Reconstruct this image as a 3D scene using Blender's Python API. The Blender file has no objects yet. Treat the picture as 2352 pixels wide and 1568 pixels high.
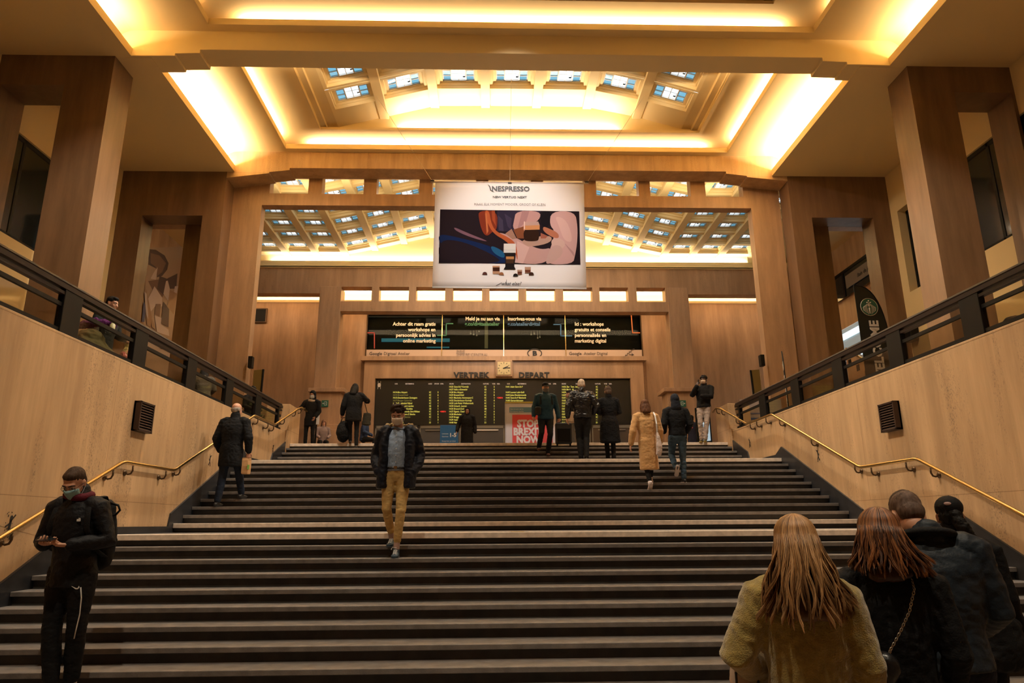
import bpy, bmesh, math, random
from mathutils import Vector, Matrix, noise
S = bpy.context.scene
COL = S.collection
random.seed(7)

# ------------------------------------------------------------------ camera, world, exposure
F_PX, PITCH, YAW, ROLL = 1588.9, .2571, .03, -.0066
EYE = Vector((0, 0, 1.65))
_F = Vector((math.sin(YAW)*math.cos(PITCH), math.cos(YAW)*math.cos(PITCH), math.sin(PITCH)))
_R = Vector((math.cos(YAW), -math.sin(YAW), 0)); _U = _R.cross(_F)
CR = _R*math.cos(ROLL)+_U*math.sin(ROLL); CU = _U*math.cos(ROLL)-_R*math.sin(ROLL)
cam = bpy.data.cameras.new('camera'); cam.sensor_width = 36; cam.lens = F_PX/2352*36
cam.clip_end = 200; cam.clip_start = .05
co = bpy.data.objects.new('camera', cam); COL.objects.link(co)
m = Matrix.Identity(4)
for i in range(3):
    m[i][0], m[i][1], m[i][2], m[i][3] = CR[i], CU[i], -_F[i], EYE[i]
co.matrix_world = m
S.camera = co
def at(u, v, X=None, Y=None, Z=None):
    """measured point of the photograph put on a known real plane of the building"""
    d = CR*((u-1176)/F_PX) - CU*((v-784)/F_PX) + _F
    t = X/d.x if X is not None else (Y/d.y if Y is not None else (Z-EYE.z)/d.z)
    return EYE + d*t
w = bpy.data.worlds.new('sky'); S.world = w; w.use_nodes = True
bg = w.node_tree.nodes['Background']; bg.inputs[0].default_value = (.80, .93, 1, 1); bg.inputs[1].default_value = 1.5
S.view_settings.view_transform = 'Standard'; S.view_settings.look = 'None'
S.view_settings.gamma = 1; S.view_settings.exposure = 0.38; S.view_settings.use_curve_mapping = False
try:
    S.cycles.max_bounces = 7; S.cycles.diffuse_bounces = 4; S.cycles.transparent_max_bounces = 12
    S.cycles.sample_clamp_indirect = 6; S.cycles.caustics_reflective = False; S.cycles.caustics_refractive = False
except Exception: pass
WARM = (1, .77, .48)
def area(name, loc, sx, sy, power, rot=(0, 0, 0), color=WARM):
    l = bpy.data.lights.new(name, 'AREA'); l.shape = 'RECTANGLE'; l.size = sx; l.size_y = sy
    l.energy = power; l.color = color
    o = bpy.data.objects.new(name, l); o.location = loc; o.rotation_euler = rot; COL.objects.link(o); return o
UP = (math.pi, 0, 0)
XL0, XR0 = -5.15, 6.12
K_IN, K_OUT, K_A, K_BACK, K_TYM = 38, 64, 7, 13, 20      # watts per metre of cove lamp
# far bay: lamps lying in the inner trough and in the two outer troughs
for x in (-6.42, 7.40): area('cove_lamp', (x, 16.5, 12.70), .08, 3.9, K_IN*3.9, UP)
area('cove_lamp', (.5, 18.98, 12.70), 12.0, .08, K_IN*12.0, UP)
area('cove_lamp', (.5, 14.5, 12.70), 12.0, .08, K_IN*12.0, UP)
for x in (-7.9, 8.8): area('cove_lamp', (x, 16.65, 12.04), .10, 4.3, K_OUT*4.5, UP)
# near bay
for x in (-6.62, 7.65): area('cove_lamp', (x, 10.6, 12.70), .08, 4.6, K_A*4.6, UP)
area('cove_lamp', (.5, 13.66, 12.70), 12.4, .08, K_IN*.65*12.4, UP)
for x in (-8.33, 9.45): area('cove_lamp', (x, 9.6, 12.05), .10, 7.6, K_A*2.6*7.6, UP)
# vault end lamps, ticket hall cornice lamps, niche lamps
area('vault_lamp', (.5, 18.32, 12.99), 6.5, .06, K_TYM*6.5, UP, (1, .90, .76))
area('cornice_lamp', (.8, 26.50, 11.98), 19.5, .06, K_BACK*19, UP, (1, .90, .74))
area('niche_lamp', (.8, 29.0, 10.98), 24, .1, 22*24, UP, (1, .80, .52))
# lamps of the ticket hall hung out of sight above the beams, washing its floor and back wall
def spot(name, loc, aim, power, ang=80, blend=.8, color=(1, .86, .68), r=.15):
    l = bpy.data.lights.new(name, 'SPOT'); l.energy = power; l.spot_size = math.radians(ang); l.spot_blend = blend; l.color = color; l.shadow_soft_size = r
    o = bpy.data.objects.new(name, l); o.location = loc; COL.objects.link(o)
    o.rotation_euler = (Vector(aim)-Vector(loc)).to_track_quat('-Z', 'Y').to_euler(); return o
# unseen spots, added to brighten the stairs, walls, banner and people
for sx_, wx in ((4.6, XL0), (-3.6, XR0)):
    for yy in (8.6, 11.6): spot('unseen_spot', (sx_, yy, 12.6), (wx, yy+1.6, 2.4), 1600, 46, 1)
for x in (-3.0, 4.0):
    spot('unseen_spot', (x, 12.0, 13.0), (x*1.5, 13.2, 3), 2000, 76)
    spot('unseen_spot', (x, 7.5, 12.4), (x*1.3, 7.6, 1), 900, 75)
    spot('unseen_spot', (x, 15.3, 12.99), (x*2.2, 18.5, 6), 700, 90)
for x in (-2.5, 3.0): spot('unseen_spot', (x, .8, 12.4), (x*1.3, 3.6, .5), 1500, 70, color=(1, .84, .62))  # added to light the people in front
spot('unseen_spot', (.5, 9.0, 12.9), (.5, 17.2, 9.0), 2200, 34, color=(1, .96, .93))  # whiter spot added to light the banner
area('lintel_lamp', (.55, 27.02, 10.02), 12.2, .22, 110, (math.radians(62), 0, 0), (1, .74, .46))
for x in (-9.6, 10.9): area('lintel_lamp', (x, 27.02, 10.74), 5.0, .16, 20, (math.radians(55), 0, 0), (1, .70, .42))
area('added_uplight', (.5, 20.25, 11.75), 15, .1, 110, (math.pi-.7, 0, 0), (1, .80, .50))  # unseen strip added behind the lintel to brighten the hall coffers
spot('unseen_spot', (-1, 10.5, 13.0), (-8.5, 14.1, 8.0), 3200, 26, 1); spot('unseen_spot', (2, 10.5, 13.0), (9.65, 14.1, 7.6), 3200, 26, 1)
area('hall_lamp', (.5, 22.3, 12.2), 9, 2.5, 330, (0, 0, 0), (1, .74, .50))

# ------------------------------------------------------------------ materials
def mat(name, color, rough=.6, metal=0, emit=None, estr=1, bump=0, bscale=30, var=0, vscale=4, spec=.5, stretch=None, coat=0, sheen=0):
    M_ = bpy.data.materials.new(name); M_.use_nodes = True
    nt = M_.node_tree; b = nt.nodes['Principled BSDF']
    b.inputs['Base Color'].default_value = (*color, 1); b.inputs['Roughness'].default_value = rough
    b.inputs['Metallic'].default_value = metal; b.inputs['Specular IOR Level'].default_value = spec
    if sheen: b.inputs['Sheen Weight'].default_value = sheen
    if emit: b.inputs['Emission Color'].default_value = (*emit, 1); b.inputs['Emission Strength'].default_value = estr
    if bump or var:
        tc = nt.nodes.new('ShaderNodeTexCoord'); mp = nt.nodes.new('ShaderNodeMapping')
        nt.links.new(tc.outputs['Object'], mp.inputs[0])
        if stretch: mp.inputs['Scale'].default_value = stretch
    if bump:
        n = nt.nodes.new('ShaderNodeTexNoise'); n.inputs['Scale'].default_value = bscale; n.inputs['Detail'].default_value = 3
        nt.links.new(mp.outputs[0], n.inputs['Vector'])
        bp = nt.nodes.new('ShaderNodeBump'); bp.inputs['Strength'].default_value = bump; bp.inputs['Distance'].default_value = .01
        nt.links.new(n.outputs['Fac'], bp.inputs['Height']); nt.links.new(bp.outputs[0], b.inputs['Normal'])
    if var:
        n = nt.nodes.new('ShaderNodeTexNoise'); n.inputs['Scale'].default_value = vscale; n.inputs['Detail'].default_value = 4
        nt.links.new(mp.outputs[0], n.inputs['Vector'])
        r = nt.nodes.new('ShaderNodeValToRGB')
        r.color_ramp.elements[0].position = .3; r.color_ramp.elements[1].position = .7
        r.color_ramp.elements[0].color = (*[c*(1-var) for c in color], 1); r.color_ramp.elements[1].color = (*[min(1, c*(1+var)) for c in color], 1)
        nt.links.new(n.outputs['Fac'], r.inputs[0]); nt.links.new(r.outputs[0], b.inputs['Base Color'])
    return M_
def travertine(name, base, dark, pits=.5, rough=.45, joint=0):
    M_ = bpy.data.materials.new(name); M_.use_nodes = True
    nt = M_.node_tree; L = nt.links; b = nt.nodes['Principled BSDF']; N = nt.nodes.new
    tc = N('ShaderNodeTexCoord')
    def noise_(scale, vec, det=4, ro=.6):
        mp = N('ShaderNodeMapping'); mp.inputs['Scale'].default_value = vec; L.new(tc.outputs['Object'], mp.inputs[0])
        n = N('ShaderNodeTexNoise'); n.inputs['Scale'].default_value = scale; n.inputs['Detail'].default_value = det; n.inputs['Roughness'].default_value = ro
        L.new(mp.outputs[0], n.inputs['Vector']); return n
    def ramp(src, a, c, ca, cb):
        r = N('ShaderNodeValToRGB'); r.color_ramp.elements[0].position = a; r.color_ramp.elements[1].position = c
        r.color_ramp.elements[0].color = ca; r.color_ramp.elements[1].color = cb; L.new(src, r.inputs[0]); return r
    big = ramp(noise_(.9, (1, 1, .35)).outputs['Fac'], .3, .75, (*[c*.80 for c in base], 1), (*[min(1, c*1.10) for c in base], 1))
    st = ramp(noise_(3.2, (1, 1, .10), 6, .7).outputs['Fac'], .35, .68, (.66, .61, .56, 1), (1.08, 1.05, 1.0, 1))
    m1 = N('ShaderNodeMix'); m1.data_type = 'RGBA'; m1.blend_type = 'MULTIPLY'; m1.inputs[0].default_value = .75
    L.new(big.outputs[0], m1.inputs[6]); L.new(st.outputs[0], m1.inputs[7])
    pf = ramp(noise_(70, (1, 1, .5), 3, .75).outputs['Fac'], .54, .62, (0, 0, 0, 1), (1, 1, 1, 1))
    pm = ramp(noise_(2.6, (1, 1, .14), 5, .7).outputs['Fac'], .50, .64, (0, 0, 0, 1), (1, 1, 1, 1))
    mul = N('ShaderNodeMath'); mul.operation = 'MULTIPLY'; L.new(pf.outputs[0], mul.inputs[0]); L.new(pm.outputs[0], mul.inputs[1])
    mu2 = N('ShaderNodeMath'); mu2.operation = 'MULTIPLY'; L.new(mul.outputs[0], mu2.inputs[0]); mu2.inputs[1].default_value = pits
    m2 = N('ShaderNodeMix'); m2.data_type = 'RGBA'; L.new(mu2.outputs[0], m2.inputs[0]); L.new(m1.outputs[2], m2.inputs[6]); m2.inputs[7].default_value = (*dark, 1)
    out = m2.outputs[2]
    if joint:
        br = N('ShaderNodeTexBrick'); sx = N('ShaderNodeSeparateXYZ'); cx = N('ShaderNodeCombineXYZ')
        ad = N('ShaderNodeMath'); ad.operation = 'ADD'
        L.new(tc.outputs['Object'], sx.inputs[0]); L.new(sx.outputs[0], ad.inputs[0]); L.new(sx.outputs[1], ad.inputs[1])
        L.new(ad.outputs[0], cx.inputs[0]); L.new(sx.outputs[2], cx.inputs[1]); L.new(cx.outputs[0], br.inputs['Vector'])
        br.inputs['Scale'].default_value = 1; br.inputs['Mortar Size'].default_value = .004; br.inputs['Brick Width'].default_value = joint*2.2; br.inputs['Row Height'].default_value = joint
        br.inputs['Color1'].default_value = br.inputs['Color2'].default_value = (1, 1, 1, 1); br.inputs['Mortar'].default_value = (.45, .40, .34, 1)
        m3 = N('ShaderNodeMix'); m3.data_type = 'RGBA'; m3.blend_type = 'MULTIPLY'; m3.inputs[0].default_value = .8
        L.new(out, m3.inputs[6]); L.new(br.outputs['Color'], m3.inputs[7]); out = m3.outputs[2]
    L.new(out, b.inputs['Base Color']); b.inputs['Roughness'].default_value = rough
    bp = N('ShaderNodeBump'); bp.inputs['Strength'].default_value = .25; bp.inputs['Distance'].default_value = .01
    bp.invert = True; L.new(mul.outputs[0], bp.inputs['Height']); L.new(bp.outputs[0], b.inputs['Normal'])
    return M_
def glass(name, color, alpha_mix=.1, rough=.05):
    M_ = bpy.data.materials.new(name); M_.use_nodes = True; nt = M_.node_tree
    for n in list(nt.nodes):
        if n.type == 'BSDF_PRINCIPLED': nt.nodes.remove(n)
    o = nt.nodes['Material Output']; t = nt.nodes.new('ShaderNodeBsdfTransparent'); g = nt.nodes.new('ShaderNodeBsdfGlossy')
    t.inputs[0].default_value = (*color, 1); g.inputs['Roughness'].default_value = rough; g.inputs['Color'].default_value = (1, 1, 1, 1)
    mx = nt.nodes.new('ShaderNodeMixShader'); mx.inputs[0].default_value = alpha_mix
    nt.links.new(t.outputs[0], mx.inputs[1]); nt.links.new(g.outputs[0], mx.inputs[2]); nt.links.new(mx.outputs[0], o.inputs[0])
    return M_
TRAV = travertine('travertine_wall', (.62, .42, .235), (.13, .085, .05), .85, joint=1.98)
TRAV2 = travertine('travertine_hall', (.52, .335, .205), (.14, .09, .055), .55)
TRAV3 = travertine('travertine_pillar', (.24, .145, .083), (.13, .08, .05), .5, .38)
CREAM = mat('yellow_plaster', (.84, .65, .33), .7, bump=.05, bscale=9)
WHITEP = mat('cream_plaster', (.88, .74, .48), .7)
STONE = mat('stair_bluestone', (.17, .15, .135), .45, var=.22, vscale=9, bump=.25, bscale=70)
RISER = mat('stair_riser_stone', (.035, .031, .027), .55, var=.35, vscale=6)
NOSE = mat('pale_nosing_stone', (.84, .71, .58), .5, var=.18, vscale=11)
SKIRT = mat('black_stone_skirting', (.022, .022, .024), .35, var=.3, vscale=5)
FLOOR = mat('hall_floor_stone', (.22, .17, .13), .35, var=.2, vscale=3)
BLACK = mat('black_metal', (.006, .0055, .005), .5, spec=.2)
BRASS = mat('brass', (.75, .50, .18), .22, 1, bump=.05)
DBRASS = mat('dark_bronze', (.10, .06, .03), .4, .7)
FRAME = mat('window_frame_paint', (.62, .62, .60), .5)
DGLASS = mat('dark_window_glass', (.012, .018, .02), .08, spec=.8)
TEXTB = mat('black_lettering', (.02, .018, .018), .5)
TEXTW = mat('white_lettering', (.75, .72, .68), .5)
BLUEP = glass('blue_pane', (.38, .58, .66), .08)
CLEARP = glass('clear_pane', (1, 1, 1), .04)
RAILG = glass('railing_glass', (.80, .76, .66), .07)
PALEG = glass('shop_glass', (.55, .55, .5), .004)
WHITEC = mat('white_paint', (.80, .80, .80), .5)

# ------------------------------------------------------------------ mesh helpers
class MB:
    def __init__(s): s.v = []; s.f = []; s.m = []
    def add(s, vs, fs, mi=0):
        k = len(s.v); s.v += [tuple(v) for v in vs]; s.f += [tuple(i+k for i in f) for f in fs]; s.m += [mi]*len(fs); return s
    def box(s, x0, x1, y0, y1, z0, z1, mi=0):
        if x0 > x1: x0, x1 = x1, x0
        if y0 > y1: y0, y1 = y1, y0
        if z0 > z1: z0, z1 = z1, z0
        v = [(x, y, z) for z in (z0, z1) for y in (y0, y1) for x in (x0, x1)]
        return s.add(v, [(0, 2, 3, 1), (4, 5, 7, 6), (0, 1, 5, 4), (2, 6, 7, 3), (0, 4, 6, 2), (1, 3, 7, 5)], mi)
    def obox(s, c, ax, ay, az, hx, hy, hz, mi=0):
        c = Vector(c); ax, ay, az = [Vector(a).normalized() for a in (ax, ay, az)]
        v = [c+ax*(hx*i)+ay*(hy*j)+az*(hz*k) for k in (-1, 1) for j in (-1, 1) for i in (-1, 1)]
        return s.add(v, [(0, 2, 3, 1), (4, 5, 7, 6), (0, 1, 5, 4), (2, 6, 7, 3), (0, 4, 6, 2), (1, 3, 7, 5)], mi)
    def prism(s, poly, axis, a, b, mi=0):
        """poly: 2D points; axis 'x' -> (y,z), 'y' -> (x,z), 'z' -> (x,y)"""
        def P(p, t): return {'x': (t, p[0], p[1]), 'y': (p[0], t, p[1]), 'z': (p[0], p[1], t)}[axis]
        n = len(poly); vs = [P(p, a) for p in poly]+[P(p, b) for p in poly]
        fs = [tuple(range(n)), tuple(range(2*n-1, n-1, -1))]+[(i, (i+1) % n, n+(i+1) % n, n+i) for i in range(n)]
        return s.add(vs, fs, mi)
    def tube(s, pts, rad, n=10, side=None, mi=0, caps=True, ell=None):
        pts = [Vector(p) for p in pts]; k = len(pts)
        rad = [rad]*k if isinstance(rad, (int, float)) else rad
        rings = []; prev = Vector(side) if side is not None else None
        for i in range(k):
            t = (pts[min(i+1, k-1)]-pts[max(i-1, 0)])
            t = t.normalized() if t.length > 1e-9 else Vector((0, 0, 1))
            if prev is None: prev = Vector((1, 0, 0)) if abs(t.x) < .8 else Vector((0, 1, 0))
            a = (prev-t*prev.dot(t)); a = a.normalized() if a.length > 1e-6 else t.orthogonal().normalized()
            b = t.cross(a)
            if side is None: prev = a
            r = rad[i]; ra, rb = r if isinstance(r, tuple) else (r, r)
            rings.append([pts[i]+a*(ra*math.cos(2*math.pi*j/n))+b*(rb*math.sin(2*math.pi*j/n)) for j in range(n)])
        vs = [p for r in rings for p in r]
        fs = [(i*n+j, i*n+(j+1) % n, (i+1)*n+(j+1) % n, (i+1)*n+j) for i in range(k-1) for j in range(n)]
        if caps: fs += [tuple(range(n-1, -1, -1)), tuple((k-1)*n+j for j in range(n))]
        return s.add(vs, fs, mi)
    def limb(s, pts, rad, n=14, side=None, mi=0):
        """tube with rounded closed ends"""
        pts = [Vector(p) for p in pts]; rad = list(rad) if not isinstance(rad, (int, float)) else [rad]*len(pts)
        def sc(r, f): return (r[0]*f, r[1]*f) if isinstance(r, tuple) else r*f
        def mx(r): return min(r) if isinstance(r, tuple) else r
        d0 = (pts[0]-pts[1]).normalized(); d1 = (pts[-1]-pts[-2]).normalized()
        A = [(pts[0]+d0*mx(rad[0])*q, sc(rad[0], f)) for q, f in ((.95, .18), (.8, .6), (.45, .88))]
        B = [(pts[-1]+d1*mx(rad[-1])*q, sc(rad[-1], f)) for q, f in ((.45, .88), (.8, .6), (.95, .18))]
        P = [a[0] for a in A]+pts+[b[0] for b in B]; R = [a[1] for a in A]+rad+[b[1] for b in B]
        return s.tube(P, R, n, side, mi)
    def ball(s, c, r, n=14, mi=0, M=None):
        rx, ry, rz = r if isinstance(r, tuple) else (r, r, r); vs = []; c = Vector(c); k = n//2+1
        for i in range(k+1):
            th = math.pi*i/k
            for j in range(n):
                p = Vector((rx*math.sin(th)*math.cos(2*math.pi*j/n), ry*math.sin(th)*math.sin(2*math.pi*j/n), rz*math.cos(th)))
                vs.append(c+(M @ p if M else p))
        fs = [(i*n+j, (i+1)*n+j, (i+1)*n+(j+1) % n, i*n+(j+1) % n) for i in range(k) for j in range(n)]
        return s.add(vs, fs, mi)
    def lathe(s, prof, c, axis=(0, 0, 1), n=20, mi=0):
        c = Vector(c); ax = Vector(axis).normalized(); a = ax.orthogonal().normalized(); b = ax.cross(a); k = len(prof)
        vs = [c+ax*z+(a*math.cos(2*math.pi*j/n)+b*math.sin(2*math.pi*j/n))*r for r, z in prof for j in range(n)]
        fs = [(i*n+j, i*n+(j+1) % n, (i+1)*n+(j+1) % n, (i+1)*n+j) for i in range(k-1) for j in range(n)]
        fs += [tuple(range(n-1, -1, -1)), tuple((k-1)*n+j for j in range(n))]
        return s.add(vs, fs, mi)
def tag(o, label=None, cat=None, group=None, kind=None):
    if label: o['label'] = label
    if cat: o['category'] = cat
    if group: o['group'] = group
    if kind: o['kind'] = kind
    return o
def mesh_of(name, mb, mats, smooth=False, clean=True):
    me = bpy.data.meshes.new(name); me.from_pydata(mb.v, [], mb.f); me.update()
    for mt in (mats if isinstance(mats, (list, tuple)) else [mats]): me.materials.append(mt)
    if len(me.materials) > 1: me.polygons.foreach_set('material_index', mb.m)
    if clean:
        b = bmesh.new(); b.from_mesh(me); bmesh.ops.remove_doubles(b, verts=b.verts, dist=1e-5)
        bmesh.ops.dissolve_degenerate(b, edges=b.edges, dist=1e-6)
        bmesh.ops.recalc_face_normals(b, faces=b.faces); b.to_mesh(me); b.free()
    if smooth: me.polygons.foreach_set('use_smooth', [True]*len(me.polygons))
    return me
def obj(name, mb, mats, parent=None, smooth=False, bevel=0, local=False, clean=True):
    """one mesh object; geometry in world coordinates unless local"""
    me = mesh_of(name, mb, mats, smooth, clean); o = bpy.data.objects.new(name, me); COL.objects.link(o)
    if parent is not None:
        o.parent = parent
        if not local: me.transform(root_matrix(parent).inverted())
    if bevel:
        md = o.modifiers.new('bevel', 'BEVEL'); md.width = bevel; md.segments = 2; md.limit_method = 'ANGLE'
    return o
def root_matrix(o):
    m_ = Matrix.LocRotScale(o.location, o.rotation_euler, o.scale)
    return (root_matrix(o.parent) @ m_) if o.parent else m_
def thing(name, label, cat, loc=(0, 0, 0), rz=0, group=None):
    o = bpy.data.objects.new(name, None); o.location = loc; o.rotation_euler = (0, 0, rz); o.empty_display_size = .2
    COL.objects.link(o); return tag(o, label, cat, group)
def struct(name, mb, mats, bevel=0, smooth=False):
    return tag(obj(name, mb, mats, bevel=bevel, smooth=smooth), kind='structure')
def whole(name, mb, mats, label, cat, group=None, **k):
    return tag(obj(name, mb, mats, **k), label, cat, group)
def copy_tree(o, parent=None):
    c = o.copy(); COL.objects.link(c)
    if parent is not None: c.parent = parent
    for ch in [q for q in bpy.data.objects if q.parent == o]: copy_tree(ch, c)
    return c
FONT = None
def lettering(txt, origin, h, mt, parent=None, right=(1, 0, 0), up=(0, 0, 1), align='CENTER', bold=0, sx=1, depth=.004, line=1.0, name='lettering', shear=0, space=1.0):
    """real raised letters; h = capital height"""
    cu = bpy.data.curves.new('t', 'FONT'); cu.body = txt; cu.align_x = align; cu.size = h/.70; cu.resolution_u = 2
    cu.offset = bold*h; cu.extrude = depth/2; cu.space_line = line; cu.shear = shear; cu.space_character = space
    if FONT: cu.font = FONT
    t = bpy.data.objects.new('t', cu); me = bpy.data.meshes.new_from_object(t)
    bpy.data.objects.remove(t); bpy.data.curves.remove(cu)
    r = Vector(right).normalized(); u = Vector(up).normalized(); n = r.cross(u); M = Matrix.Identity(4)
    for i in range(3): M[i][0], M[i][1], M[i][2], M[i][3] = r[i]*sx, u[i], n[i], origin[i]
    me.transform(M); me.materials.clear(); me.materials.append(mt)
    o = bpy.data.objects.new(name, me); COL.objects.link(o)
    if parent is not None: o.parent = parent; me.transform(root_matrix(parent).inverted())
    return o

# ================================================================== THE SETTING
XL, XR = -5.15, 6.12          # inner faces of the stairwell walls
RIS, TR = .14, .319
Y1_, Z1_ = 9.22, 1.54         # first landing edge
Y2_, Z2_ = 14.53, 2.94        # second landing edge
ZF, YTOP = 3.64, 17.786       # ticket hall floor and its edge
# --- floors
struct('floor', MB().box(-5.6, 6.6, -5, 6.4, -.2, 0), FLOOR)
struct('floor_hall', MB().box(-14, 16, YTOP+.34, 31, ZF-.3, ZF), FLOOR)
struct('floor_terrace_left', MB().box(-14, -5.5, -5, YTOP+.34, ZF-.3, ZF), FLOOR)
struct('floor_terrace_right', MB().box(6.5, 16, -5, YTOP+.34, ZF-.3, ZF), FLOOR)
# --- staircase
st = thing('staircase', 'wide dark stone staircase of three flights with pale-edged landings', 'stairs', (.5, 6.03, 0))
def step(y, z, depth, pale=False, name='step', ydeep=0):
    mb = MB()
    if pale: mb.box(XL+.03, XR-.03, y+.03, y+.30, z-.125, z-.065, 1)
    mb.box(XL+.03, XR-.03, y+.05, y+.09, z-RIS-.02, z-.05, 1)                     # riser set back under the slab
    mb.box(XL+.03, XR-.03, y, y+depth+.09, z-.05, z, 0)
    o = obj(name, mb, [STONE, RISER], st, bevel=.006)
    if pale:
        n = MB().box(XL+.03, XR-.03, y-.012, y+.30, z-.068, z+.004, 0)
        obj('pale_nosing', n, NOSE, st, bevel=.006)['label'] = 'worn pale stone edge of the landing'
    return o
for k in range(1, 11): step(Y1_-k*TR, Z1_-k*RIS, TR)
step(Y1_, Z1_, 2.44, True, 'landing')
for k in range(1, 10): step(11.66+(k-1)*TR, Z1_+k*RIS, TR, k == 1)
step(Y2_, Z2_, 1.98, True, 'landing')
for k in range(1, 5): step(16.51+(k-1)*TR, Z2_+k*RIS, TR)
step(YTOP, ZF, .32, True, 'step')
obj('yellow_mark', MB().box(.25, .42, 9.25, 9.36, 1.545, 1.548), mat('yellow_tape', (.75, .5, .05), .6), st)
# solid body under the flights
# --- stairwell walls, each with kerb, end block and black skirting
LZ = [(5.6, 0.0), (6.03, .22), (Y1_-.05, Z1_+.22), (Y1_+.1, Z1_+.10), (11.50, Z1_+.10), (11.55, Z1_+.30), (Y2_-.02, Z2_+.24), (Y2_+.3, Z2_+.10), (16.35, Z2_+.10), (16.5, Z2_+.34), (YTOP, ZF+.16)]
for side, X, sg in (('left', XL, -1), ('right', XR, 1)):
    mb = MB().box(X, X+sg*.36, -5, 18.3, -.2, 3.87)
    mb.box(X, X+sg*.40, -5, 18.3, 3.87, 3.90)
    struct('wall_stair_'+side, mb, TRAV, bevel=.008)
    mb = MB().box(X-sg*.03, X+sg*.55, 17.55, 18.55, 3.3, 4.62)
    mb.box(X-sg*.03, X+sg*.1, 17.42, 17.55, 3.36, 3.95)
    struct('wall_stair_end_'+side, mb, TRAV, bevel=.01)
    sk = MB(); low = [(y, z-.55) for y, z in LZ]
    sk.prism(LZ+low[::-1], 'x', X-sg*.028, X+sg*.01)
    sk.box(X-sg*.028, X+sg*.01, -5, 5.6, 0, .16)
    struct('baseboard_'+side, sk, SKIRT)
# --- side pillars walls with openings (front faces look down the stairs)
def portal_wall(mb, x0, x1, ox0, ox1, oz, y0, y1, ztop=11.9, zb=3.64):
    mb.box(x0, ox0, y0, y1, zb, ztop); mb.box(ox1, x1, y0, y1, zb, ztop); mb.box(ox0, ox1, y0, y1, oz, ztop)
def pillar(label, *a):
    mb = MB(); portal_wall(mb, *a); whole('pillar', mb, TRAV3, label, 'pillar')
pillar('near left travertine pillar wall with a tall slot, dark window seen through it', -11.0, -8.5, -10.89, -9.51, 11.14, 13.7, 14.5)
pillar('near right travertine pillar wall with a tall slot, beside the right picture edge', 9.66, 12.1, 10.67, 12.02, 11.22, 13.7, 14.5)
pillar('far left travertine pillar wall with the mural showing through its opening', -11.0, -7.94, -10.26, -8.52, 10.47, 19.0, 19.65)
pillar('far right travertine pillar wall behind the big feather flag', 9.05, 12.1, 9.66, 11.54, 10.53, 19.0, 19.65)
whole('pillar', MB().box(-9.29, -8.05, 19.67, 20.2, ZF, 12.2), TRAV3, 'rear travertine pier seen inside the far left opening, right of the mural', 'pillar', bevel=.01)
whole('pillar', MB().box(9.60, 10.48, 19.67, 20.2, ZF, 12.2), TRAV3, 'rear travertine pier seen inside the far right opening, left of the stair wall', 'pillar', bevel=.01)
# --- portal between stair hall and ticket hall
mb = MB()
mb.prism([(-7.94, 11.70), (-6.69, 11.86), (-6.69, 11.90), (-6.09, 11.97), (-6.09, 12.04), (7.17, 12.04), (7.17, 11.97), (7.80, 11.90), (7.80, 11.86), (9.05, 11.74), (9.05, 12.0), (9.05, 12.75), (-8.2, 12.75), (-8.2, 11.9), (-7.94, 11.9)], 'y', 19.0, 19.66)
struct('wall_portal_beam', mb, TRAV, bevel=.006)
mb = MB()
mb.box(-8.05, -7.06, 19.66, 20.0, ZF, 12.35); mb.box(8.11, 9.02, 19.66, 20.0, ZF, 12.35)
mb.box(8.9, 9.6, 19.70, 19.98, ZF, 9.1)
mb.box(-7.06, 8.11, 19.66, 20.0, 11.14, 11.53)
for a, b in ((-7.06, -6.86), (-5.68, -5.26), (-3.98, -3.58), (-2.26, -1.86), (-.5, -.12), (1.22, 1.6), (2.88, 3.26), (4.6, 4.96), (6.24, 6.71), (7.9, 8.11)):
    mb.box(a, b, 19.66, 20.0, 11.53, 12.35)
mb.box(-14, -9.3, 19.66, 20.0, 10.47, 12.35); mb.box(10.5, 16, 19.66, 20.0, 10.53, 12.35); mb.box(-8.05, 9.02, 19.66, 20.0, 12.2, 12.6)
mb.box(-14, -10.9, 19.66, 20.0, ZF, 10.47); mb.box(12.0, 16, 19.66, 20.0, ZF, 10.53)
struct('wall_portal', mb, TRAV2)
# --- outer walls of the side aisles, with windows
WINS = []
def wall_with_windows(name, X, sg, wins, y0, y1, z0, z1, m_):
    mb = MB(); ys = sorted([y0, y1]+[a for wn in wins for a in wn[:2]])
    for a, b in zip(ys[:-1], ys[1:]):
        ws = [wn for wn in wins if abs(wn[0]-a) < 1e-6]
        if ws: mb.box(X, X+sg*.4, a, b, z0, ws[0][2]); mb.box(X, X+sg*.4, a, b, ws[0][3], z1)
        else: mb.box(X, X+sg*.4, a, b, z0, z1)
    struct(name, mb, m_)
wall_with_windows('wall_left', -11.0, -1, [(13.0, 16.2, 8.05, 10.53), (17.3, 18.56, 8.05, 10.6)], -5, 19.66, ZF, 12.0, CREAM)
wall_with_windows('wall_right', 12.1, 1, [(13.0, 16.2, 8.05, 10.64), (17.0, 18.67, 8.05, 10.59)], -5, 19.66, ZF, 12.0, CREAM)
wn = 0
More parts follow.
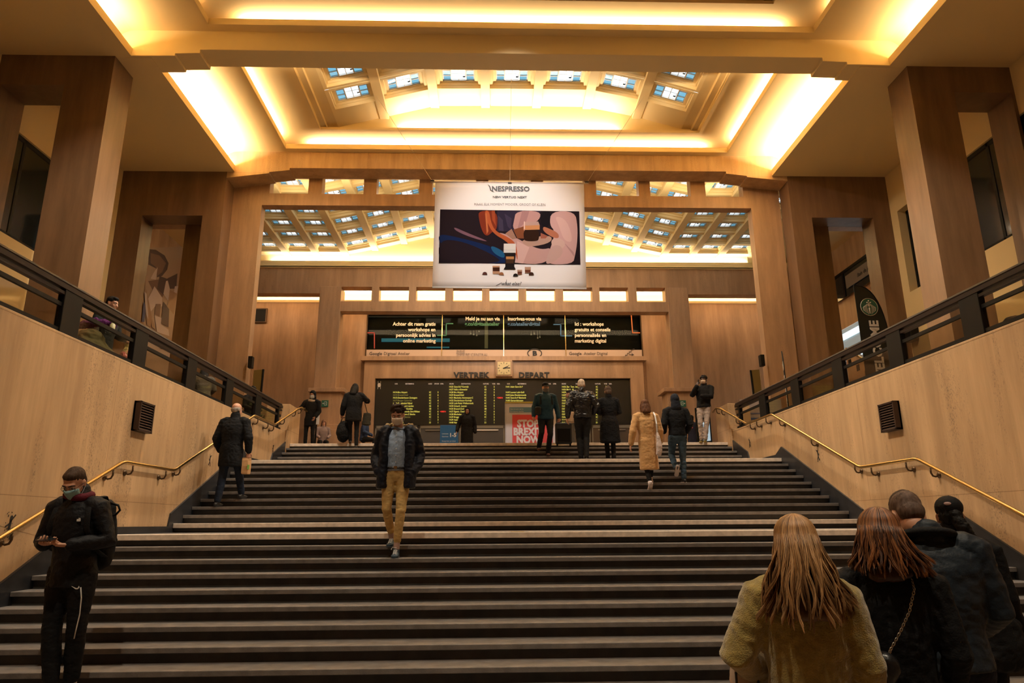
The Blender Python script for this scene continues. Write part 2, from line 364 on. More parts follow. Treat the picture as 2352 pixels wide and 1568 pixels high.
def side_window(X, sg, a, b, z0, z1, mulls, depth=.12):
    global wn; wn += 1
    r = tag(bpy.data.objects.new('window_%d' % wn, None), kind='structure'); COL.objects.link(r); r.location = (X, a, z0)
    f = MB(); x0, x1 = X+sg*depth, X+sg*(depth+.07)
    f.box(x0, x1, a, a+.07, z0, z1); f.box(x0, x1, b-.07, b, z0, z1); f.box(x0, x1, a, b, z0, z0+.09); f.box(x0, x1, a, b, z1-.11, z1)
    for y in mulls: f.box(x0, x1, y-.045, y+.045, z0, z1)
    obj('window_frame', f, BLACK, r, bevel=.01)
    obj('pane', MB().box(X+sg*(depth+.02), X+sg*(depth+.04), a, b, z0, z1), DGLASS, r)
    return r
r = side_window(-11.0, -1, 13.0, 16.2, 8.05, 10.53, (14.0, 15.0), .06)
r2 = side_window(12.1, 1, 13.0, 16.2, 8.05, 10.64, (14.1, 14.9), .06)
side_window(-11.0, -1, 17.3, 18.56, 8.05, 10.6, (), .25); side_window(12.1, 1, 17.0, 18.67, 8.05, 10.59, (), .25)
lampm = mat('lit_office_lamp', (.8, .9, 1), emit=(.75, .9, 1), estr=1.6)
teal = mat('reflection_teal', (.10, .16, .15), .6); grey = mat('reflection_grey', (.11, .11, .10), .6)  # flat tints for the reflections drawn into the side panes
obj('painted_reflection', MB().box(-11.098, -11.094, 15.15, 15.85, 8.1, 8.95).box(-11.098, -11.094, 14.1, 14.85, 8.1, 9.3), teal, r)
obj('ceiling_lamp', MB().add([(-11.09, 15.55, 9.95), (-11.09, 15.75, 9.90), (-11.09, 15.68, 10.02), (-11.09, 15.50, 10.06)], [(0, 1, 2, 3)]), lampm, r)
obj('painted_reflection', MB().box(12.194, 12.198, 15.1, 15.75, 9.35, 9.75).box(12.194, 12.198, 14.62, 14.84, 9.55, 9.95), grey, r2)
# low niche in the right aisle wall
q0, q1 = at(2110, 775, X=12.1), at(2148, 812, X=12.1)
r = tag(bpy.data.objects.new('window_9', None), kind='structure'); COL.objects.link(r); r.location = (12.1, q0.y, q1.z)
obj('pane', MB().box(12.085, 12.095, q1.y, q1.y+.25, q1.z-.3, q0.z), DGLASS, r)
obj('window_frame', MB().box(12.06, 12.1, q1.y-.04, q0.y+.3, q1.z-.35, q0.z+.05), mat('niche_grey', (.32, .25, .13), .7), r)
# --- aisle ceilings with their lips
for nm, x0, x1, y0, y1 in (('ceiling_aisle_left', -11.4, -7.72, 13.76, 19.0), ('ceiling_aisle_right', 8.58, 12.5, 13.76, 19.0),
                           ('ceiling_aisle_left_near', -11.4, -8.14, -5, 13.7), ('ceiling_aisle_right_near', 9.25, 12.5, -5, 13.7)):
    mb = MB(); left = x0 < 0; xi = x1 if left else x0
    mb.box(x0, x1, y0, y1, 11.9, 12.02)
    a, b = (xi-.04, xi) if left else (xi, xi+.04)
    mb.box(a, b, y0, y1, 12.02, 12.10)
    struct(nm, mb, CREAM)
def cove(mb, xw, sg, y0, y1, R=.42, n=10, z1=12.58):
    """vertical back wall then a quarter-round up into the soffit; opens towards the hall axis"""
    pts = [(xw, 12.02), (xw, z1-R)]+[(xw+sg*(R-R*math.cos(t)), z1-R+R*math.sin(t)) for t in [math.pi/2*i/n for i in range(1, n+1)]]
    out = [(xw-sg*.1, 12.02)]+[(xw-sg*.1, z1+.1), (xw+sg*R, z1+.1)]
    mb.prism(pts+out[::-1], 'y', y0, y1)
    return xw+sg*R
def bay(nm, yA, yB, xl, xr, holeL, holeR, hA, hB, CL, CRr, cA, cB, facets, rows, pitch, ty, windows):
    mb = MB(); lp = MB()
    bl = cove(mb, xl, 1, yA, yB); br = cove(mb, xr, -1, yA, yB)
    # soffit B as a ring round the inner opening, with lips
    for a, b, c, d in ((bl, holeL, yA, yB), (holeR, br, yA, yB), (holeL, holeR, yA, hA), (holeL, holeR, hB, yB)): mb.box(a, b, c, d, 12.58, 12.66)
    for a, b, c, d in ((holeL-.04, holeL+.015, hA, hB), (holeR-.015, holeR+.04, hA, hB), (holeL-.04, holeR+.04, hA-.04, hA+.015), (holeL-.04, holeR+.04, hB-.015, hB+.04)): lp.box(a, b, c, d, 12.572, 12.73)
    struct('trim_'+('3' if nm == 'far' else '4'), lp, CREAM)
    # trough back walls
    e = .50; oL, oR, oA, oB = holeL-e, holeR+e, hA-.28, min(hB+.45, yB+.33)
    for a, b, c, d in ((oL-.06, oL, oA, oB), (oR, oR+.06, oA, oB), (oL, oR, oA-.06, oA), (oL, oR, oB, oB+.06)): mb.box(a, b, c, d, 12.66, 12.95)
    struct('ceiling_soffit_'+nm, mb, CREAM, smooth=False)
    mb = MB()
    for a, b, c, d in ((oL, CL, oA, oB), (CRr, oR, oA, oB), (CL, CRr, oA, cA), (CL, CRr, cB, oB)): mb.box(a, b, c, d, 12.87, 12.95)
    struct('ceiling_tray_'+nm, mb, CREAM)
    # vault
    mb = MB(); x0, z0 = facets[0]; x1, z1 = facets[-1]
    mb.box(CL-.05, CL, cA-.2, ty, 12.93, z0+.3); mb.box(CL-.05, x0, cA-.2, ty, z0, z0+.05); mb.box(CL, CL+.16, cA-.2, ty, z0-.11, z0)
    mb.box(CRr, CRr+.05, cA-.2, ty, 12.93, z1+.3); mb.box(x1, CRr+.05, cA-.2, ty, z1, z1+.05); mb.box(CRr-.16, CRr, cA-.2, ty, z1-.11, z1)
    vault(mb, facets, cA-.2, ty, rows, pitch, windows)
    struct('ceiling_vault_'+nm, mb, CREAM)
    poly = [(CL-.1, 12.9), (CRr+.1, 12.9), (CRr+.1, z1+.3)]+[(x, z+.06) for x, z in facets[::-1]]+[(CL-.1, z0+.3)]
    mb = MB().prism(poly, 'y', ty, ty+.1); mb.prism(poly, 'y', cA-.3, cA-.2)
    struct('wall_vault_end_'+nm, mb, CREAM)
def quad_ring(mb, o, u, v, n, w0, h0, d0, w1, h1, d1):
    """ring between two centred rectangles (half sizes) at depths along n"""
    A = [o+u*(sx*w0)+v*(sy*h0)+n*d0 for sx, sy in ((-1, -1), (1, -1), (1, 1), (-1, 1))]
    B = [o+u*(sx*w1)+v*(sy*h1)+n*d1 for sx, sy in ((-1, -1), (1, -1), (1, 1), (-1, 1))]
    mb.add(A+B, [(i, (i+1) % 4, 4+(i+1) % 4, 4+i) for i in range(4)])
def vault(mb, facets, y0, y1, rows, pitch, windows, rib=.10, hw=.46, hh=.35):
    for (xa, za), (xb, zb) in zip(facets[:-1], facets[1:]):
        u = Vector((xb-xa, 0, zb-za)); L = u.length; u.normalize(); v = Vector((0, 1, 0)); n = v.cross(u)*-1
        if n.z < 0: n = -n
        mid = Vector(((xa+xb)/2, 0, (za+zb)/2)); a, b = Vector((xa, 0, za)), Vector((xb, 0, zb))
        lo, hi = rows[0]-pitch/2, rows[-1]+pitch/2
        for c, d in ((y0, lo), (hi, y1)):
            if d > c+.001: mb.add([a+v*c, b+v*c, b+v*d, a+v*d], [(0, 1, 2, 3)])
        for ry in rows:
            o = mid+v*ry
            quad_ring(mb, o, u, v, n, L/2, pitch/2, 0, L/2-rib, pitch/2-.09, 0)
            quad_ring(mb, o, u, v, n, L/2-rib, pitch/2-.09, 0, L/2-rib-.02, pitch/2-.11, .09)
            w2 = min(L/2-rib-.03, hw+.10); h2 = min(pitch/2-.12, hh+.07)
            quad_ring(mb, o, u, v, n, L/2-rib-.02, pitch/2-.11, .09, w2, h2, .09)
            quad_ring(mb, o, u, v, n, w2, h2, .09, w2-.02, h2-.02, .16)
            quad_ring(mb, o, u, v, n, w2-.02, h2-.02, .16, min(hw, w2-.03), min(hh, h2-.03), .16)
            quad_ring(mb, o, u, v, n, min(hw, w2-.03), min(hh, h2-.03), .16, min(hw, w2-.03), min(hh, h2-.03), .26)
            if windows is not None: windows.append((o+n*.22, u, v, n, min(hw, w2-.03), min(hh, h2-.03)))
            else: quad_ring(mb, o, u, v, n, hw, hh, .26, .001, .001, .26)
    for (xa, za) in facets[1:-1]: mb.box(xa-.13, xa+.13, y0, y1, za-.07, za+.05)
SKY = []
FB = [(-4.58, 13.1), (-3.22, 13.45), (-1.72, 13.85), (-.2, 13.87), (1.34, 13.88), (2.87, 13.87), (4.37, 13.55), (5.72, 13.15)]
bay('far', 13.76, 19.02, -8.10, 9.0, -6.2, 7.2, 14.72, 18.80, -5.04, 6.16, 15.0, 18.2, FB, [15.1, 16.12, 17.16], 1.03, 18.45, SKY)
bay('near', 4.6, 13.9, -8.55, 9.66, -6.42, 7.45, 8.0, 13.46, -5.2, 6.3, 8.3, 12.9, FB, [9.4, 10.43, 11.46, 12.4], 1.0, 13.1, None)
struct('ceiling_front', MB().box(-8.6, 9.7, -5, 4.6, 12.58, 12.7), CREAM)
# the beam between the bays
mb = MB().prism([(-8.55, 11.90), (-7.17, 11.92), (-7.17, 11.98), (-6.62, 12.00), (-6.62, 12.09), (7.68, 12.09), (7.68, 12.0), (8.25, 11.98), (8.25, 11.92), (9.68, 11.90), (9.68, 12.62), (-8.55, 12.62)], 'y', 13.69, 14.3)

struct('ceiling_beam', mb, CREAM, bevel=.01)
# walls and roof closing the place behind the photographer
struct('wall_front', MB().box(-11.4, 12.5, -5.3, -5, -.2, 13), TRAV2)
# --- ticket hall vault
FH = [(-9.85+1.18*i, 12.3) for i in range(4)]
XS0 = FH[-1][0]
FH = [(-9.5, 12.3), (-8.3, 12.3), (-7.12, 12.3), (-5.95, 12.3), (-4.78, 12.55), (-3.6, 12.84), (-2.42, 13.12), (-1.23, 13.14), (-.04, 13.14), (1.14, 13.14), (2.33, 13.14), (3.52, 13.12), (4.7, 12.84), (5.88, 12.55), (7.05, 12.3), (8.22, 12.3), (9.4, 12.3), (10.6, 12.3)]
mb = MB(); vault(mb, FH, 20.0, 26.6, [20.66, 21.7, 22.74, 23.76, 24.8, 25.86], 1.04, SKY, .08, .43, .31)
mb.box(-12.3, -9.5, 20, 30, 12.3, 12.4); mb.box(10.6, 13.9, 20, 30, 12.3, 12.4)
struct('ceiling_vault_hall', mb, CREAM)
mb = MB().prism([(-9.5, 11.9), (10.6, 11.9)]+[(x, z+.06) for x, z in FH[::-1]], 'y', 26.62, 26.7); struct('wall_vault_end_hall', mb, CREAM)
mb = MB().box(-12.25, 13.9, 26.36, 26.42, 11.68, 11.94); mb.box(-12.25, 13.9, 26.36, 26.7, 11.66, 11.72)
struct('trim_1', mb, CREAM)
# --- back wall of the ticket hall
mb = MB(); Y = 26.42
mb.box(-12.25, 13.9, Y, 26.9, 10.86, 11.66); mb.box(-12.25, -6.85, Y, 26.9, 10.58, 10.86); mb.box(7.93, 13.9, Y, 26.9, 10.58, 10.86)
cx_ = [-6.02, -4.81, -4.52, -3.33, -3.04, -1.88, -1.57, -.4, -.1, 1.07, 1.38, 2.55, 2.87, 4.05, 4.34, 5.51, 5.85, 7.02]
for i in range(1, 17, 2): mb.box(cx_[i], cx_[i+1], Y, 26.9, 10.25, 10.86)
mb.box(-6.02, 7.1, Y, 26.9, 9.84, 10.25); mb.box(7.02, 7.1, Y, 26.9, 10.25, 10.86)
struct('wall_back_upper', mb, TRAV2)
for lab, xa, xb, xc, xd in (('pale travertine column left of the departure board, green exit sign on its plinth', -6.87, -6.02, -6.84, -5.80), ('pale travertine column right of the departure board, green exit sign on its plinth', 7.10, 7.95, 6.83, 7.90)):
    c = thing('column', lab, 'column', ((xa+xb)/2, Y, ZF))
    obj('shaft', MB().box(xa, xb, Y-.02, 27.1, 6.7, 10.87), TRAV2, c, bevel=.02)
    obj('plinth', MB().box(xc-.02, xd+.02, Y-.12, 27.2, ZF, 6.55), TRAV2, c, bevel=.015)
    obj('plinth_cap', MB().box(xc-.17, xd+.17, Y-.25, 27.3, 6.55, 6.70), TRAV2, c, bevel=.015)
    obj('bench_ledge', MB().box(xc-.1, xd+.1, Y-.7, Y-.12, ZF, 5.05).box(xc-.05, xd+.05, Y-.45, Y-.12, 5.05, 5.28), TRAV2, c, bevel=.015)
mb = MB(); Yb = 28.6
mb.box(-12.25, -5.5, Yb, 29.0, ZF, 10.9); mb.box(6.56, 13.9, Yb, 29.0, ZF, 10.9)
mb.box(-5.5, 6.56, Yb+.02, 29.0, ZF, 8.42); mb.box(-5.5, 6.56, Yb, 29.0, 10.39, 10.9); mb.box(-5.5, -5.36, Yb, 29.0, 8.4, 10.39); mb.box(6.47, 6.56, Yb, 29.0, 8.4, 10.39)
struct('wall_back', mb, TRAV2)
struct('trim_2', MB().box(-12.25, 13.9, Yb-.03, 28.75, 10.9, 11.0), CREAM)
mb = MB().box(-12.25, 13.9, 29.6, 29.7, 10.6, 12.4); mb.prism([(26.9, 11.5), (28.6, 11.75), (29.6, 11.6), (29.6, 12.0), (26.9, 12.0)], 'x', -12.25, 13.9)
mb.box(-12.25, 13.9, 28.9, 29.7, 10.8, 10.9)
struct('ceiling_niche', mb, WHITEP)
# projecting frame of the departure board
mb = MB(); Yf = 28.25
mb.box(-5.30, -4.83, Yf, Yb, ZF, 8.24); mb.box(5.8, 6.36, Yf, Yb, ZF, 8.24); mb.box(-4.83, 5.8, Yf, Yb, 7.5, 8.24)
mb.box(-5.45, 6.5, Yf-.12, Yb, 8.24, 8.42)
struct('wall_board_frame', mb, TRAV2)
# --- outer walls of the ticket hall
struct('wall_hall_left', MB().box(-12.65, -12.25, 19.7, 30, ZF, 12.5), TRAV2)
mb = MB().box(13.9, 14.3, 19.7, 30, 9.0, 12.5); mb.box(13.9, 14.3, 28, 30, ZF, 9.0)
q = MB().box(13.9, 14.3, 19.7, 20.6, ZF, 9.0)
struct('wall_hall_right', mb, TRAV2); struct('wall_hall_right_end', q, TRAV2)

# --- ceiling windows (all glazed openings of the vaults)
def sky_proto(hw, hh, name):
    r = tag(bpy.data.objects.new(name, None), kind='structure'); COL.objects.link(r)
    f = MB(); t = .016; cw = hw*.46
    for a, b, c, d in ((-hw, hw, -hh, -hh+.03), (-hw, hw, hh-.03, hh), (-hw, -hw+.03, -hh, hh), (hw-.03, hw, -hh, hh)): f.box(a, b, c, d, -.02, .03)
    for x in (-cw, cw): f.box(x-t, x+t, -hh, hh, -.03, .03)
    for y in (-hh/3, hh/3): f.box(-hw, -cw, y-t*.7, y+t*.7, -.015, .015); f.box(cw, hw, y-t*.7, y+t*.7, -.015, .015)
    obj('frame', f, FRAME, r, local=True)
    obj('blue_pane', MB().box(-hw, -cw, -hh, hh, .004, .008).box(cw, hw, -hh, hh, .004, .008), BLUEP, r, local=True)
    g = MB().box(-cw+t, cw-t, -hh*.80, hh*.85, .0, .004); obj('pane', g, CLEARP, r, local=True)
    s_ = MB().box(-cw, cw, -hh*.84, -hh*.78, -.05, -.01).box(-t*.6, t*.6, -hh*.8, hh*.85, -.03, .0).box(-cw, cw, hh*.85, hh*.9, -.04, 0)
    s_.box(-cw, -cw+.02, -hh*.8, hh*.9, -.04, 0).box(cw-.02, cw, -hh*.8, hh*.9, -.04, 0).box(-cw, cw, hh*.05, hh*.08, -.02, 0)
    obj('opening_sash', s_, WHITEC, r, local=True)
    d = MB().box(-cw*.80, -cw*.5, -hh*.74, -hh*.68, -.06, -.03).box(cw*.55, cw*.9, hh*.70, hh*.8, .05, .07).box(cw*.85, cw*.9, hh*.4, hh*.75, .05, .07).box(-.02, .02, -hh-.02, -hh*.85, -.06, -.02)
    obj('opener', d, BLACK, r, local=True)
    bd = MB().box(-cw, cw, -hh*.98, -hh*.86, .01, .02); obj('lower_pane', bd, BLUEP, r, local=True)
    return r
proto = {}
for i, (o, u, v, n, hw, hh) in enumerate(SKY):
    key = round(hw, 2)
    if key not in proto: proto[key] = sky_proto(hw, hh, 'window_%d' % (20+i)); r = proto[key]
    else: r = copy_tree(proto[key]); r.name = 'window_%d' % (20+i)
    M = Matrix.Identity(4)
    for k in range(3): M[k][0], M[k][1], M[k][2] = u[k], v[k], (u.cross(v))[k]
    r.rotation_euler = M.to_euler(); r.location = o

# ================================================================== RAILINGS
def V(*a): return Vector(a)
for side, X, sg, lab in (('left', -5.33, -1, 'left'), ('right', 6.30, 1, 'right')):
    rt = thing('glass_railing', 'dark metal and glass railing on the %s stairwell wall' % lab, 'railing', (X, 8, 3.9))
    rt['group'] = 'railings above the stairwell'
    y0, y1 = -2.0, 17.5
    tr = MB().box(X-.05, X+.05, y0, y1, 4.50, 4.56).box(X-.035, X+.035, y0, y1, 4.43, 4.47).tube([(X, y0, 4.585), (X, y1, 4.585)], .035)
    obj('top_rail', tr, mat('rail_red_black_'+lab, (.014, .007, .006), .45, spec=.25), rt)
    obj('middle_rail', MB().box(X-.02, X+.02, y0, y1, 4.28, 4.33), BLACK, rt); obj('bottom_rail', MB().box(X-.025, X+.025, y0, y1, 3.965, 4.01), BLACK, rt)
    ys = [-.6, 1.17, 2.95, 4.72, 6.5, 8.3, 10.07, 11.9, 13.72, 15.5, 17.2]
    for y in ys: obj('post', MB().box(X-.045, X+.045, y, y+(.38 if y < 17 else .08), 3.90, 4.5), BLACK, rt, bevel=.008)
    for a, b in zip(ys[:-1], ys[1:]): obj('glass_panel', MB().box(X-.004, X+.004, a+.40, b-.02, 4.01, 4.28), RAILG, rt)
def bracket(x, sg, p, rt):
    b = MB(); wx = x+sg*.10
    b.tube([(x, p.y, p.z-.03), (x, p.y, p.z-.10), (x+sg*.02, p.y, p.z-.14), (x+sg*.06, p.y, p.z-.15), (wx, p.y, p.z-.13)], .013, 8)
    b.lathe([(.04, 0), (.042, .012), (.02, .03)], (wx+sg*.012, p.y, p.z-.13), (-sg, 0, 0), 12)
    obj('bracket', b, DBRASS, rt, smooth=True)
def handrail(lab, x, sg, pts, br, lower=None):
    rt = thing('handrail', lab, 'handrail', (x, 10, 2.5))
    P = [V(x+(q[2] if len(q) > 2 else 0), q[0], q[1]) for q in pts]; out = []
    for i, p in enumerate(P):
        if 0 < i < len(P)-1:
            a, b = (P[i-1]-p).normalized(), (P[i+1]-p).normalized()
            out += [p+a*.07, p+a*.02+b*.02, p+b*.07]
        else: out.append(p)
    obj('rail', MB().tube(out, .026, 12), BRASS, rt, smooth=True)
    for y in br:
        for a, b in zip(P[:-1], P[1:]):
            if a.y <= y < b.y: bracket(x, sg, a.lerp(b, (y-a.y)/(b.y-a.y)), rt); break
HL = [(5.2, .62), (5.6, .70), (9.72, 2.50), (11.28, 2.50), (14.75, 3.90), (16.18, 3.90), (17.95, 4.55), (18.35, 4.66), (18.75, 4.62, .03)]
handrail('brass handrail on bronze brackets along the left stair wall', XL+.11, -1, HL, (6.4, 7.7, 9.5, 10.0, 11.02, 11.5, 13.1, 14.5, 15.0, 15.7, 16.12, 16.9, 17.8, 18.3))
HR = [(5.2, .62), (5.6, .70), (9.72, 2.50), (11.27, 2.50), (14.6, 3.88), (16.1, 3.88), (17.84, 4.52), (18.2, 4.60), (18.6, 4.55, .03)]
handrail('brass handrail on bronze brackets along the right stair wall', XR-.11, 1, HR, (6.4, 7.7, 9.45, 10.0, 10.95, 11.45, 12.9, 14.25, 14.95, 15.5, 15.9, 16.8, 17.8, 18.2))
# --- louvred vents and ink marks on the stairwell walls
for x, sg, y, lab in ((XL, 1, 10.02, 'dark metal louvred vent high on the left stair wall'), (XR, -1, 10.12, 'dark metal louvred vent high on the right stair wall')):
    t = thing('wall_vent', lab, 'vent', (x, y, 2.97))
    m_ = mat('vent_brown', (.05, .028, .02), .45, .4)
    obj('casing', MB().box(x, x+sg*.10, y, y+.42, 2.97, 3.00).box(x, x+sg*.10, y, y+.42, 3.37, 3.40).box(x, x+sg*.10, y, y+.03, 2.97, 3.4).box(x, x+sg*.10, y+.39, y+.42, 2.97, 3.4).box(x, x+sg*.03, y, y+.42, 2.97, 3.4), m_, t, bevel=.004)
    l = MB()
    for i in range(10): l.obox((x+sg*.075, y+.21, 3.02+i*.038), (0, 1, 0), (sg, 0, -.9), (0, 0, 1), .18, .028, .004)
    obj('louvres', l, mat('vent_slat', (.09, .055, .04), .4, .5), t)
INK = mat('black_ink', (.015, .012, .012), .7)
def ink(x, sg, y, z, h, lab):
    mb = MB(); rnd = random.Random(int(y*100))
    def stroke(a, b, w_): 
        a = V(x+sg*.004, y+a[0]*h, z+a[1]*h); b = V(x+sg*.004, y+b[0]*h, z+b[1]*h); d = (b-a); n = V(1, 0, 0).cross(d).normalized()
        mb.obox((a+b)/2, d, n, (1, 0, 0), d.length/2, w_*h, .0015)
    mb.ball((x+sg*.004, y+.02*h, z+.86*h), (.0015, .09*h, .10*h), 10)
    for a, b, w_ in (((0, .8), (-.03, .4), .06), ((-.03, .7), (.25, .98), .03), ((-.03, .65), (-.28, .5), .03), ((-.03, .4), (-.22, .05), .035), ((-.03, .42), (.14, .2), .035), ((.14, .2), (.10, 0), .03), ((.10, 0), (.22, 0), .02)): stroke(a, b, w_)
    for _ in range(14): 
        a = (rnd.uniform(-.3, .2), rnd.uniform(0, 1.1)); stroke(a, (a[0]+rnd.uniform(-.03, .03), a[1]+rnd.uniform(.03, .09)), .009)
    whole('ink_figure', mb, INK, lab, 'graffiti', 'inked figures on the stair walls')
ink(XL, 1, 7.80, 1.52, .26, 'large smudged black stencilled figure low on the near left wall, behind the man in black')
ink(XL, 1, 12.93, 2.70, .20, 'small black stencilled figure on the left wall behind the bald man')
ink(XL, 1, 16.55, 3.28, .20, 'tiny black stencilled figure on the left wall by the top flight')
ink(XR, -1, 16.33, 3.36, .20, 'tiny black stencilled figure on the right wall by the top flight')
ink(XR, -1, 12.93, 2.74, .22, 'small black stencilled figure under the right handrail')

# ================================================================== TICKET HALL FITTINGS
YB = 28.6
# --- glazed office window with its lettering
Wx0, Wx1, Wz0, Wz1 = -5.36, 6.47, 8.42, 10.39
wt = thing('office_window', 'long dark office window with white lettering above the departure board', 'window', (.5, YB, 8.44))
obj('frame', MB().box(Wx0, Wx1, YB-.03, YB+.06, Wz1-.03, Wz1).box(Wx0, Wx0+.05, YB-.03, YB+.06, Wz0, Wz1).box(Wx1-.05, Wx1, YB-.03, YB+.06, Wz0, Wz1).box(Wx0, Wx1, YB-.03, YB+.06, Wz0, Wz0+.02), DBRASS, wt)
dark = mat('office_dark', (.012, .016, .014), .5)
obj('dark_interior', MB().box(Wx0-.3, Wx1+.3, 29.15, 29.18, Wz0-.2, Wz1+.45).box(Wx0-.3, Wx0, 28.75, 29.18, Wz0-.2, Wz1+.45).box(Wx1, Wx1+.3, 28.75, 29.18, Wz0-.2, Wz1+.45).box(Wx0-.3, Wx1+.3, 28.75, 29.18, Wz1+.01, Wz1+.45).box(Wx0-.3, Wx1+.3, 28.75, 29.18, Wz0-.2, Wz0), dark, wt)
obj('pane', MB().box(Wx0, Wx1, YB+.02, YB+.03, Wz0+.38, Wz1), PALEG, wt)
obj('white_band', MB().box(Wx0+.03, Wx1-.03, YB-.01, YB+.015, Wz0+.02, Wz0+.385), mat('window_band', (.60, .45, .36), .5), wt)
def wp(px, py, y=YB-.02): return at(px, py, Y=y)
mul = MB()
for px in (1015, 1157, 1299): x = wp(px, 780).x; mul.box(x-.015, x+.015, YB-.03, YB+.02, Wz0, Wz1)
obj('mullion', mul, BRASS, wt)
def strip(mb, px0, py0, px1, py1, y, mi=0, t=.004):
    a = at(px0, py1, Y=y); b = at(px1, py0, Y=y); mb.box(a.x, b.x, y-t, y, a.z, b.z, mi); return mb
obj('lit_interior_strip', strip(strip(MB(), 876, 777, 1033, 785, 29.1), 980, 796, 1032, 799, 29.1), mat('blue_tube', (.1, .5, .7), emit=(.08, .42, .62), estr=.45), wt)
obj('interior_column', strip(MB(), 1113, 722, 1121, 800, 29.12), mat('interior_yellow', (.30, .26, .12), .6, emit=(.3, .26, .12), estr=.4), wt)
pd = MB()
for px, py in ((1081, 766), (1088, 768), (1095, 770), (1100, 761), (1220, 768), (1227, 766), (1235, 776), (1240, 774)):
    p = at(px, py, Y=28.95); pd.tube([(p.x, p.y, p.z), (p.x, p.y, 9.75)], .006, 5); pd.ball(p, .035, 8)
obj('pendant_bulb', pd, mat('bulb', (.8, .75, .6), .4, emit=(1, .8, .55), estr=.25), wt)
ws = MB(); strip(ws, 845, 725, 1020, 728, 29.0); strip(ws, 1300, 725, 1468, 727, 29.0); strip(ws, 1012, 744, 1022, 747, 29.0); strip(ws, 1288, 742, 1300, 745, 29.0)
obj('ceiling_track', ws, mat('track', (.30, .30, .26), .5, emit=(.3, .3, .26), estr=.2), wt)
WL = mat('window_lettering', (.85, .72, .55), .5)
def wl(txt, px, py, hpx, al, m_=WL, **k):
    p = wp(px, py); h = hpx/1589*29.5
    return lettering(txt, p, h, m_, wt, align=al, **k)
for i, t_ in enumerate(('Achter dit raam gratis', 'workshops en', 'persoonlijk advies in', 'online marketing')): wl(t_, 1000.5, 747.5+i*12.9, 8.3, 'RIGHT', bold=.035, sx=.93)
for i, t_ in enumerate(('Ici : workshops', 'gratuits et conseils', 'personnalisés en', 'marketing digital')): wl(t_, 1320, 747.5+i*12.9, 8.3, 'LEFT', bold=.035, sx=.93)
wl('Meld je nu aan via', 1148, 735.5, 8.3, 'RIGHT', bold=.035, sx=.93); wl('Inscrivez-vous via', 1166, 735.5, 8.3, 'LEFT', bold=.035, sx=.93)
wl('g.co/digitaalatelier', 1147, 747.5, 8.3, 'RIGHT', mat('lettering_green', (.02, .13, .05), .5), bold=.05, sx=.93); wl('g.co/atelierdigital', 1166, 747.5, 8.3, 'LEFT', mat('lettering_blue', (.02, .09, .20), .5), bold=.05, sx=.93)
GD = mat('band_lettering', (.10, .075, .07), .6)
wl('Google', 848, 815, 7.2, 'LEFT', GD, bold=.03, sx=.95); wl('Digitaal Atelier', 881, 815, 7.2, 'LEFT', GD, sx=.95)
wl('Google', 1307, 815, 7.2, 'LEFT', GD, bold=.03, sx=.95); wl('Atelier Digital', 1341, 815, 7.2, 'LEFT', GD, sx=.95); wl('BE CENTRAL', 1069, 818, 7, 'LEFT', mat('band_lettering_pale', (.26, .19, .16), .6), sx=.92)
c = wp(1228, 811); b = MB()
ring = [(c.x+.30*math.cos(t), YB-.03, c.z+.19*math.sin(t)) for t in [2*math.pi*i/32 for i in range(33)]]
b.tube(ring, .018, 6, caps=False); obj('oval_emblem', b, TEXTB, wt); lettering('B', (c.x, YB-.03, c.z-.10), .20, TEXTB, wt, bold=.06, sx=1.2, name='oval_emblem_letter')
c = wp(1058, 811); b = MB()
for i in range(3):
    for j in range(3): b.obox((c.x+(i-1)*.12, YB-.025, c.z+(j-1)*.10), (1, .0, .3*(i-1)), (0, 1, 0), (0, 0, 1), .05, .003, .035)
obj('square_emblem', b, mat('emblem_pale', (.34, .26, .22), .6), wt)
b = MB(); q = wp(1432, 819); pts = []
for i in range(5): pts += [(q.x+i*.085, YB-.03, q.z+i*.075), (q.x+(i+1)*.085, YB-.03, q.z+i*.075)]
b.tube(pts+[(pts[-1][0], YB-.03, pts[-1][2]+.04), (pts[-1][0]+.07, YB-.03, pts[-1][2]+.04)], .014, 5)
b.tube([(q.x+.24, YB-.03, q.z+.09), (q.x+.42, YB-.03, q.z+.09)], .014, 5); b.prism([(q.x+.36, q.z+.03), (q.x+.46, q.z+.09), (q.x+.36, q.z+.15)], 'y', YB-.035, YB-.025)
obj('stairs_pictogram', b, GD, wt)
def bracketline(pts, col, n):
    mb = MB()
    for (a, b2), (c2, d) in zip(pts[:-1], pts[1:]):
        p, q_ = wp(a, b2), wp(c2, d); dd = q_-p; mb.obox((p+q_)/2, dd, (0, 1, 0), dd.cross(V(0, 1, 0)), dd.length/2+.02, .003, .022)
    obj('coloured_line', mb, mat('line_'+n, col, .5), wt)
bracketline([(845, 764), (860, 764), (860, 799)], (.45, .05, .03), 'red'); bracketline([(1040, 743), (1025, 743), (1025, 770), (1005, 770)], (.02, .16, .08), 'green')
bracketline([(1272, 745), (1288, 745), (1288, 771), (1313, 771)], (.02, .12, .28), 'blue'); bracketline([(1450, 724), (1453, 764), (1469, 764)], (.60, .16, .03), 'orange')
